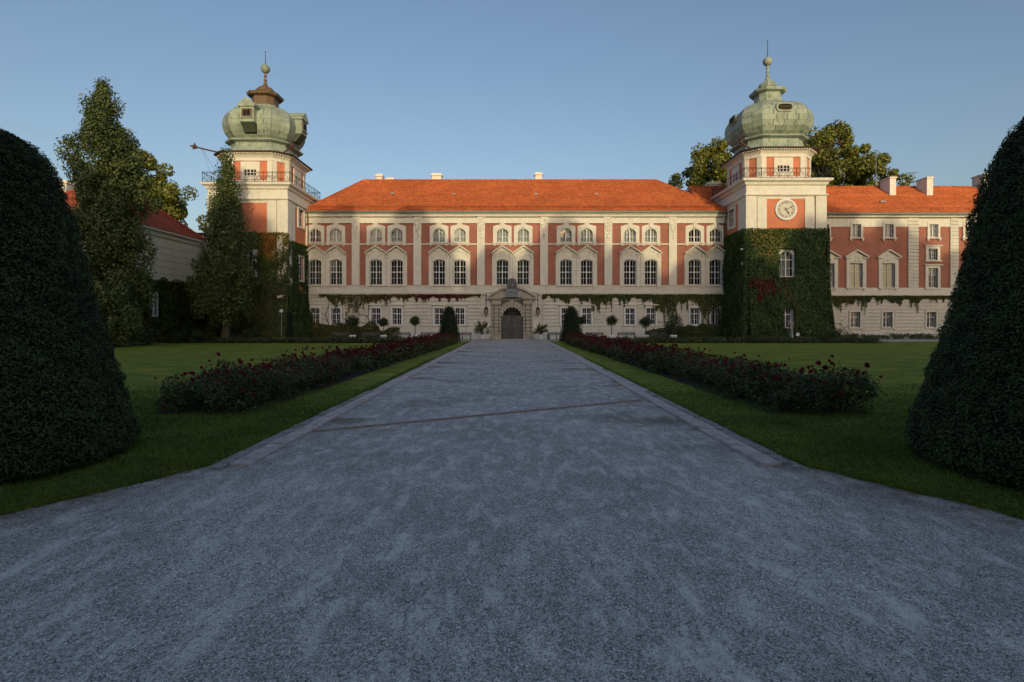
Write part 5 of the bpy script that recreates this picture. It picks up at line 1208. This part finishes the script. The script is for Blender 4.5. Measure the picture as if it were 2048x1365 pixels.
tree('columnar_oak', 'tall columnar oak standing before the cream side wing', -31.5, 43, .4, 20.6,
     interp([(0, 2.4), (.12, 2.75), (.35, 2.8), (.55, 2.6), (.72, 2.5), (.80, 2.15), (.88, 1.35), (.94, .8), (1, .25)]), 640, 160, .66, .19, 'oak', 51, .42, 'columnar oaks', 14, 1.5, .31)
tree('columnar_oak', 'slender columnar oak standing before the plain tower', -27.35, 52.9, 2.3, 18.2,
     interp([(0, 1.9), (.12, 2.75), (.3, 2.7), (.45, 2.15), (.6, 1.8), (.75, 1.4), (.88, .9), (1, .25)]), 440, 130, .66, .185, 'oak', 52, .36, 'columnar oaks', 14, 1.5, .2)
tree('maple_tree', 'broad yellowing tree behind the side wing roof', -55, 80, 8, 26.5, interp([(0, 4), (.3, 8.5), (.6, 8.8), (.85, 6), (1, 2)]), 360, 150, 1.2, .40, 'maple', 53, .5, None, 9, .9, .34)
tree('maple_tree', 'broad yellow-green tree rising behind the clock tower and main roof', 31.5, 86, 12, 30, interp([(0, 4), (.3, 7.5), (.6, 7), (.85, 4.6), (1, 1.5)]), 380, 150, 1.1, .38, 'maple', 54, .5, None, 9, .9, .34)
tree('maple_tree', 'tallest yellow-green tree showing above the wing roof beyond the clock tower', 50.3, 86, 10, 32.6, interp([(0, 5), (.35, 7.6), (.6, 7.6), (.8, 6.0), (1, 1.6)]), 520, 150, 1.15, .40, 'maple', 55, .6, None, 12, .9, .34)
tree('maple_tree', 'lower yellow-green tree between the clock tower dome and the wing chimneys', 43.5, 88, 10, 31, interp([(0, 4), (.35, 6.5), (.6, 6.5), (.85, 4.4), (1, 1.5)]), 330, 150, 1.1, .40, 'maple', 56, .5, None, 9, .9, .34)
# park trees on the far side of the forecourt: they shade the lower fronts and stand in the window glass
def park_tree_env(q): return float(np.interp(q, (0, .2, .5, .75, .92, 1), (5.0, 6.6, 7.2, 6.0, 3.6, 1.0)))
PT = [tree('park_tree', 'tall park tree facing the castle across the forecourt', 0, 0, 1.2, 23, park_tree_env, 330, 60, 1.75, .95, 'park', 60 + k, .5, 'park trees facing the castle') for k in range(2)]
def copy_tree(o, loc, rz, s=1, sz=1):
    c = o.copy(); col.objects.link(c); c.location = loc; c.rotation_euler = (0, 0, rz); c.scale = (s, s, sz)
    for k in o.children:
        d_ = k.copy(); col.objects.link(d_); d_.parent = c
    return c
spots = [(-24, 26), (-15, 26), (-6, 27.6), (3.0, 30.6), (10.5, 30.4), (19.5, 25.6), (27.5, 28.8), (35.5, 26.2), (43.5, 25.8), (52, 27.0), (60.5, 31.5), (66.5, 29), (74, 25.5), (83, 25), (-34, 26), (-46, 27), (94, 26)]
rp = random.Random(8)
for i, (x_, h_) in enumerate(spots):
    rz_ = rp.uniform(0, 6.28); y_ = -45 + rp.uniform(-2, 2); s_ = h_ / 23.6
    if i < 2: PT[i].location = (x_, y_, 0); PT[i].rotation_euler = (0, 0, rz_); PT[i].scale = (1, 1, s_)
    else: copy_tree(PT[i % 2], (x_, y_, 0), rz_, 1, s_)
for i in range(17):
    copy_tree(PT[i % 2], (-80 + 11.5 * i + rp.uniform(-3, 3), -60 + rp.uniform(-3, 3), 0), rp.uniform(0, 6.28), 1.05, .95)

for i, (x_, y_) in enumerate(((-62, 62), (-74, 52), (-86, 60), (-98, 48), (-112, 56), (-126, 46), (-70, 78), (-90, 80), (78, 70), (90, 62), (102, 72), (84, 84))):
    c = copy_tree(PT[i % 2], (x_, y_, 0), rp.uniform(0, 6.28), 1.0, .72)
    c['label'] = 'dense park tree beyond the ' + ('cream side wing' if x_ < 0 else 'brick wing end'); c['group'] = 'park trees beyond the wings'

# shrubs at the foot of the oaks and towers
def shrub(label, x, y, r_, h, mat, seed, n=900, leaf=.16):
    rg = np.random.default_rng(seed); t = thing('shrub', label, 'shrub', (x, y, 0))
    C = np.stack([rg.uniform(-.7, .7, 16) * r_, rg.uniform(-.6, .6, 16) * r_, rg.uniform(.15, .8, 16) * h], 1)
    P, N = clumps(rg, C, rg.uniform(.25, .5, 16) * min(r_, h), n // 16, .4, .9); P[:, 2] = np.abs(P[:, 2])
    put('foliage', leaves('foliage', P, N, rg.uniform(.6, 1.3, len(P)) * leaf, rg), mat, t, (x, y, 0))
    mb = MB()
    for k in range(5): mb.tube([(0, 0, 0), tuple(C[k] * .6), tuple(C[k])], [.03, .02, .01], 4)
    put('stem', mb.mesh('stem'), 'bark', t, (x, y, 0))
shrub('dark shrub at the foot of the tall columnar oak', -30.9, 46.0, 1.6, 1.7, 'bay', 71, 1600)
shrub('yellow-green shrub beside the giant yew and tall oak', -31.6, 43.6, 1.3, 1.5, 'oleander', 72, 1200)
shrub('dark bush between the two columnar oaks', -30.0, 51.6, 1.5, 1.3, 'bay', 73, 1400)
shrub('dark bush under the slender oak', -25.6, 53.6, 1.6, 1.3, 'bay', 74, 1400)
shrub('leafy green bush at the clock tower corner by the creeper', 25.7, 54.6, 1.9, 1.0, 'ivy', 75, 1500)
shrub('leafy green bush before the clock tower on the wing side', 32.0, 54.2, 2.1, 1.15, 'ivy', 76, 1700)
shrub('yellowing bush between the clock tower and the brick wing', 34.5, 57.5, 1.5, 1.4, 'ivy_yellow', 77, 700, .13)
shrub('dark shrub against the wall below the sagging green creeper', fxm(1337), 60.9, 1.5, 1.9, 'bay', 78, 1300)

# ------------------------------------------------------------------ rose beds
rng = np.random.default_rng(91)
def rose_flower():
    rg = np.random.default_rng(5); n = 34; u = unit(rg.normal(size=(n, 3))); u[:, 2] = np.abs(u[:, 2]) * 1.2 - .3; u = unit(u)
    return leaves('rose', u * .036 * rg.uniform(.4, 1.1, (n, 1)), u + rg.normal(size=(n, 3)) * .3, rg.uniform(.045, .075, n), rg, .9, .2)
ROSE = rose_flower(); ROSE.materials.append(M['rose'])
def bush_mesh(k, n, leaf, r_, h):
    rg = np.random.default_rng(100 + k); nc = 26; a = rg.uniform(0, 6.28, nc); q = rg.uniform(0, 1, nc) ** .5
    C = np.stack([q * np.cos(a) * r_ * .8, q * np.sin(a) * r_ * .8, h * (.12 + .78 * rg.uniform(0, 1, nc)) * (1 - .25 * q)], 1)
    P, N = clumps(rg, C, np.full(nc, .22), n // nc, .5, .9); P[:, 2] = np.maximum(np.abs(P[:, 2]), .02)
    return leaves('foliage', P, N, rg.uniform(.6, 1.3, len(P)) * leaf, rg), C
NEAR = [bush_mesh(k, 2100, .066, .66, .95) for k in range(4)]; FAR = [bush_mesh(10 + k, 620, .115, .66, .92) for k in range(4)]
LOW = [bush_mesh(20 + k, 380, .13, .75, .62) for k in range(3)]
for b in NEAR + FAR + LOW: b[0].materials.append(M['rose_leaf'])
def stem_mesh(C):
    mb = MB()
    for c in C[:9]: mb.tube([(c[0] * .15, c[1] * .15, 0), tuple(c * .7), tuple(c)], [.012, .009, .005], 4)
    return mb.mesh('stem')
STEM = {id(b[0]): stem_mesh(b[1]) for b in NEAR + FAR + LOW}
for m_ in STEM.values(): m_.materials.append(M['bark'])
def bloom_mesh(k, r_, h, n, s):
    rg = np.random.default_rng(200 + k); a = rg.uniform(0, 6.28, n); q = rg.uniform(0, 1, n) ** .5
    C = np.stack([q * np.cos(a) * r_, q * np.sin(a) * r_, h * (1 - .55 * q * rg.uniform(.2, 1.5, n)) + rg.uniform(-.12, .08, n)], 1)
    P, N = clumps(rg, C, np.full(n, .045), 9, .3); m_ = leaves('blossoms', P, N, rg.uniform(.7, 1.2, len(P)) * s, rg, .9); m_.materials.append(M['rose_far']); return m_
BLOOM = [bloom_mesh(k, .66, .92, 34, .085) for k in range(4)]; BLOOM_LOW = [bloom_mesh(10 + k, .65, .56, 6, .08) for k in range(3)]
rb = random.Random(12)
def bush(x, y, proto, label, group, roses=0, bloom=None, s=1):
    t = thing('rose_bush', label, 'rose bush', (x, y, 0), group); rz_ = rb.uniform(0, 6.28)
    put('foliage', proto[0], None, t, (x, y, 0)); put('stem', STEM[id(proto[0])], None, t, (x, y, 0))
    if bloom: tag(put('blossoms', bloom, None, t, (x, y, 0)), kind='stuff')
    for k in range(roses):
        a = rb.uniform(0, 6.28); q = math.sqrt(rb.random()); z_ = .93 - .7 * q * rb.random() + (rb.uniform(.05, .2) if rb.random() < .2 else -.04)
        o = put('rose', ROSE, None, t, (x + .66 * q * math.cos(a), y + .66 * q * math.sin(a), z_ + .02)); o.scale = (rb.uniform(.5, 1.05),) * 3; o.rotation_euler = (rb.uniform(-.5, .5), rb.uniform(-.5, .5), rb.uniform(0, 6))
        if k < 3 and z_ > .93: pass
    t.rotation_euler = (0, 0, rz_); t.scale = (s, s, s * rb.uniform(.85, 1.12))
for sgn, who in ((-1, 'plain'), (1, 'clock')):
    lb = f'dark red rose bush in the long bed along the drive on the {who} tower side'; gr = f'rose bushes of the long bed, {who} tower side'
    y = 12.0
    while y < 50:
        for xo in (-.48, .48):
            x = sgn * (6.68 if y < 20 else 6.5 - .012 * (y - 20) * 2) + xo + rb.uniform(-.1, .1); yy = y + rb.uniform(-.15, .15)
            if y < 21: bush(x, yy, NEAR[rb.randrange(4)], lb, gr, 19 if y < 16 else 17, None, rb.uniform(.9, 1.1))
            else: bush(x, yy, FAR[rb.randrange(4)], lb, gr, 0, BLOOM[rb.randrange(4)], 1.02)
        y += .88 if y < 21 else 1.02
    sheet('bed_soil', [(sgn * 5.5, 11.6), (sgn * 7.7, 11.6), (sgn * 7.4, 50.4), (sgn * 5.3, 50.4)], .05, 'soil')
for x0, x1, who, yb in ((-27.5, -8.2, 'plain', 52.0), (8.4, 34.2, 'clock', 51.0)):
    lb = f'low rose bush in the cross bed before the {who} tower front'; gr = f'low rose bushes of the cross bed, {who} tower side'; x = x0
    while x < x1:
        for q in (0, .9): bush(x + rb.uniform(-.15, .15), yb + q + rb.uniform(-.1, .1), LOW[rb.randrange(3)], lb, gr, 0, BLOOM_LOW[rb.randrange(3)], 1.0)
        x += 1.1
    sheet('bed_soil', [(x0 - .6, yb - .6), (x1 + .4, yb - .6), (x1 + .4, yb + 1.5), (x0 - .6, yb + 1.5)], .05, 'soil')
x = 35.5
while x < 60:
    bush(x, 62.6 + rb.uniform(-.2, .2), LOW[rb.randrange(3)], 'low dark rose bush along the foot of the brick wing', 'low bushes along the brick wing', 0, None, 1.15); x += 1.15

# ------------------------------------------------------------------ ball-headed trees in white tubs, oleanders, benches and small furniture
def tub_mesh(r_=.27, h=.55):
    return MB().lathe([(r_ * .86, 0), (r_, h), (r_ * .9, h), (r_ * .88, h - .06)], 16)
def tub(x, y, label, group, r_=.27, h=.55):
    t = thing('white_tub', label, 'planter', (x, y, 0), group)
    part('tub_body', tub_mesh(r_, h), 'white', t, True, (x, y, 0))
    for z_ in (h * .25, h * .72): part('hoop', MB().lathe([(r_ * (.885 + .13 * z_ / h), z_ - .02), (r_ * (.90 + .13 * z_ / h), z_ + .02)], 16), 'zinc', t, True, (x, y, 0))
    part('soil', MB().lathe([(r_ * .87, h - .1), (.01, h - .07)], 12), 'soil', t, True, (x, y, 0))
def standard(x, y, r_, zc, label, seed, group):
    rg = np.random.default_rng(seed); t = thing('ball_tree', label, 'tree', (x, y, .5), group)
    C = unit(rg.normal(size=(40, 3))) * (r_ * .62) * np.array([1, 1, .9]) * rg.uniform(.6, 1.1, (40, 1)); P, N = clumps(rg, C, np.full(40, r_ * .42), 38, .3)
    put('crown', leaves('crown', P, N, rg.uniform(.6, 1.3, len(P)) * .13, rg), 'bay', t, (x, y, zc))
    put('trunk', MB().tube([(x, y, .45), (x + .02, y, zc * .7), (x, y, zc)], [.045, .04, .03], 7).mesh('trunk'), 'bark', t)
Ys = 58.3; ksd = F / Ys
for i, (px_, pr_, py_) in enumerate(((705, 16.5, 643), (767, 11.5, 645), (830, 12.5, 642), (1164, 11, 641), (1223, 13, 641.5), (1291, 15, 645), (1347, 25, 646))):
    x = (px_ - 1022) / ksd; who = 'bronze' if px_ < 1000 else 'green'
    standard(x, Ys, pr_ / ksd, 2 + (644 - py_) / ksd, f'ball-headed clipped tree before the wall under the {who} creeper' if px_ != 1347 else 'largest ball-headed clipped tree, beside the ivy-clad clock tower', 300 + i, 'ball-headed trees along the palace front')
    tub(x, Ys, f'white slatted tub holding a ball-headed tree under the {who} creeper', 'white tubs of the ball-headed trees', .36, .6)
def oleander(x, y, r_, h, label, seed):
    rg = np.random.default_rng(seed); t = thing('oleander_shrub', label, 'shrub', (x, y, .5)); mb = MB(); P, N = [], []
    for k in range(46):
        a = rg.uniform(0, 6.28); tip = np.array([math.cos(a) * r_ * rg.uniform(.2, 1), math.sin(a) * r_ * rg.uniform(.2, .8), .55 + h * rg.uniform(.35, 1)])
        tip[2] -= .35 * (np.hypot(tip[0], tip[1]) / r_) ** 2 * h; m = tip * np.array([.45, .45, 1]) * .6 + np.array([0, 0, .25]); mb.tube([(0, 0, .45), tuple(m), tuple(tip)], [.02, .012, .006], 4)
        q = rg.uniform(.35, 1.05, 26)[:, None]; P.append(m + (tip - m) * q + rg.normal(size=(26, 3)) * .07); N.append(rg.normal(size=(26, 3)) + np.array([0, 0, .5]))
    P, N = np.concatenate(P), np.concatenate(N)
    put('foliage', leaves('foliage', P, N, rg.uniform(.10, .2, len(P)), rg, .4), 'oleander', t, (x, y, 0)); put('stem', mb.mesh('stem'), 'bark', t, (x, y, 0))
for px_, r_, h, who in ((964.5, 1.12, 1.65, 'plain'), (1081.5, .95, 1.38, 'clock')):
    x = (px_ - 1022) * 60 / F; big = 'larger' if px_ < 1000 else 'smaller'
    tub(x, 60, f'white hooped tub under the {big} oleander beside the portal', 'white oleander tubs', .25 if px_ < 1000 else .32, .6)
    oleander(x, 60, r_, h, f'{big} oleander bush in a white tub beside the stone portal', int(px_))
def make_bench():
    t = thing('bench', 'grey-green slatted garden bench against the palace wall', 'bench', (0, 0, 0), 'benches along the palace wall')
    for k in range(3): part('seat_slat', MB().box(-1, 1, -.36 + .15 * k, -.24 + .15 * k, .43, .465), 'bench', t)
    for k in range(2): part('back_slat', MB().box(-1, 1, .10 + .03 * k, .13 + .03 * k, .56 + .15 * k, .67 + .15 * k), 'bench', t)
    for x_ in (-.9, 0, .9):
        part('leg', MB().box(x_ - .03, x_ + .03, -.34, -.28, 0, .429).box(x_ - .03, x_ + .03, .04, .10, 0, .428).box(x_ - .03, x_ + .03, -.279, .039, .36, .428).prism([(x_ - .03, .43), (x_ + .03, .43), (x_ + .03, .82), (x_ - .03, .82)], .07, .099), 'iron', t)
    return t
B0 = make_bench()
for i, px_ in enumerate((682, 739, 802, 859, 925, 1113, 1190, 1253, 1318)):
    x = (px_ - 1022) * 60.6 / F
    if i == 0: B0.location = (x, 60.6, 0)
    else: copy_tree(B0, (x, 60.6, 0), 0)
bn = thing('litter_bin', 'slim dark litter bin between the oleander tub and a bench', 'bin', ((1097 - 1022) * 60.2 / F, 60.2, 0)); x = (1097 - 1022) * 60.2 / F
part('bin_body', MB().lathe([(.15, .12), (.17, .62), (.15, .62), (.14, .3)], 12), 'bench', bn, True, (x, 60.2, 0)); part('bin_rim', MB().lathe([(.178, .6), (.178, .65)], 12), 'zinc', bn, True, (x, 60.2, 0)); part('bin_foot', MB().lathe([(.12, 0), (.05, .03), (.05, .12)], 10), 'iron', bn, True, (x, 60.2, 0))
xl, yl = (563 - 1022) * 53.2 / F, 53.2
lp = thing('lamp_post', 'thin grey lamp post with a small white cube lamp before the plain tower', 'lamp', (xl, yl, 0))
part('post', MB().tube([(0, 0, 0), (0, 0, 2.9)], [.035, .025], 8), 'zinc', lp, True, (xl, yl, 0)); part('lamp_head', MB().rings([sq(0, 0, .10, 2.9), sq(0, 0, .13, 2.92), sq(0, 0, .13, 3.14), sq(0, 0, .05, 3.2)]), 'white', lp, False, (xl, yl, 0))
xs_, ys_ = (1774 - 1022) * 51.5 / F, 51.5
sg = thing('lawn_sign', 'small pale sign on a thin black stake in the lawn', 'sign', (xs_, ys_, 0))
part('stake', MB().box(-.012, .012, -.012, .012, 0, .74), 'iron', sg, False, (xs_, ys_, 0)); pn = part('sign_panel', MB().box(-.20, .20, -.03, -.013, .72, 1.06), 'sign', sg, False, (xs_, ys_, 0))
for u in (-.10, .08):                                       # two dark pictogram strokes on the panel
    part('pictogram', MB().box(u - .03, u + .03, -.034, -.0301, .80, .98), 'tablet', pn, False, (xs_, ys_, 0))
xq, yq = (1595.5 - 1022) * 53.2 / F, 53.2
pq = thing('info_plate', 'small white square plate on a stake at the foot of the clock tower', 'sign', (xq, yq, 0))
part('stake', MB().box(-.015, .015, .0, .03, 0, .9), 'iron', pq, False, (xq, yq, 0)); part('plate', MB().box(-.16, .16, -.02, -.001, .62, .92), 'white', pq, False, (xq, yq, 0))
xv, yv = (1584 - 1022) * 55.6 / F, 55.6
vt = thing('bare_creeper_trunk', 'pale gnarled bare trunk leaning by the small window of the clock tower', 'trunk', (xv, yv, 0)); mb = MB(); r_ = random.Random(6)
for k in range(4):
    a = k * 1.6; pts = [(.10 * math.cos(a) * (1 - q / 9) - .22 * (q / 8) * (1 if k % 2 else .4) + .06 * math.sin(q * 1.4 + k), .1 * math.sin(a), q * .27) for q in range(9)]; mb.tube(pts, [.09 - .005 * q for q in range(9)], 6)
part('trunk', mb, 'pale_bark', vt, True, (xv, yv, 0)); part('branch', MB().tube([(-.1, 0, 1.2), (.18, -.08, 1.7), (.15, 0, 2.1)], [.05, .04, .02], 5).tube([(-.2, 0, 1.5), (-.45, -.05, 1.9), (-.3, 0, 2.2)], [.05, .035, .02], 5), 'pale_bark', vt, True, (xv, yv, 0))
for px_, py_, lab in ((1505, 456, 'white security camera on top of the ivy on the clock tower corner'), (1484, 498, 'white security camera in the ivy on the clock tower flank'), (1482, 526, 'small white alarm box in the ivy on the clock tower flank')):
    yy = 57.0; xx = (px_ - 1022) * yy / F; zz = 2 + (644 - py_) * yy / F
    if px_ < 1490: yy = 57.6; xx = CXR - HA - .45; 
    sc_ = thing('security_camera' if 'camera' in lab else 'alarm_box', lab, 'camera' if 'camera' in lab else 'box', (xx, yy, zz))
    if 'camera' in lab:
        part('housing', MB().rings([[(-.28, -.25, -.06), (-.12, -.32, -.06), (-.12, -.32, .06), (-.28, -.25, .06)], [(.12, .02, -.01), (.24, -.06, -.01), (.24, -.06, .12), (.12, .02, .12)]]), 'camera', sc_, False, (xx, yy, zz)); part('mount', MB().tube([(.1, 0, -.3), (.1, -.05, 0)], .03, 5), 'camera', sc_, False, (xx, yy, zz))
    else: part('housing', MB().box(-.06, .06, -.14, .1, -.18, .14), 'camera', sc_, False, (xx, yy, zz))
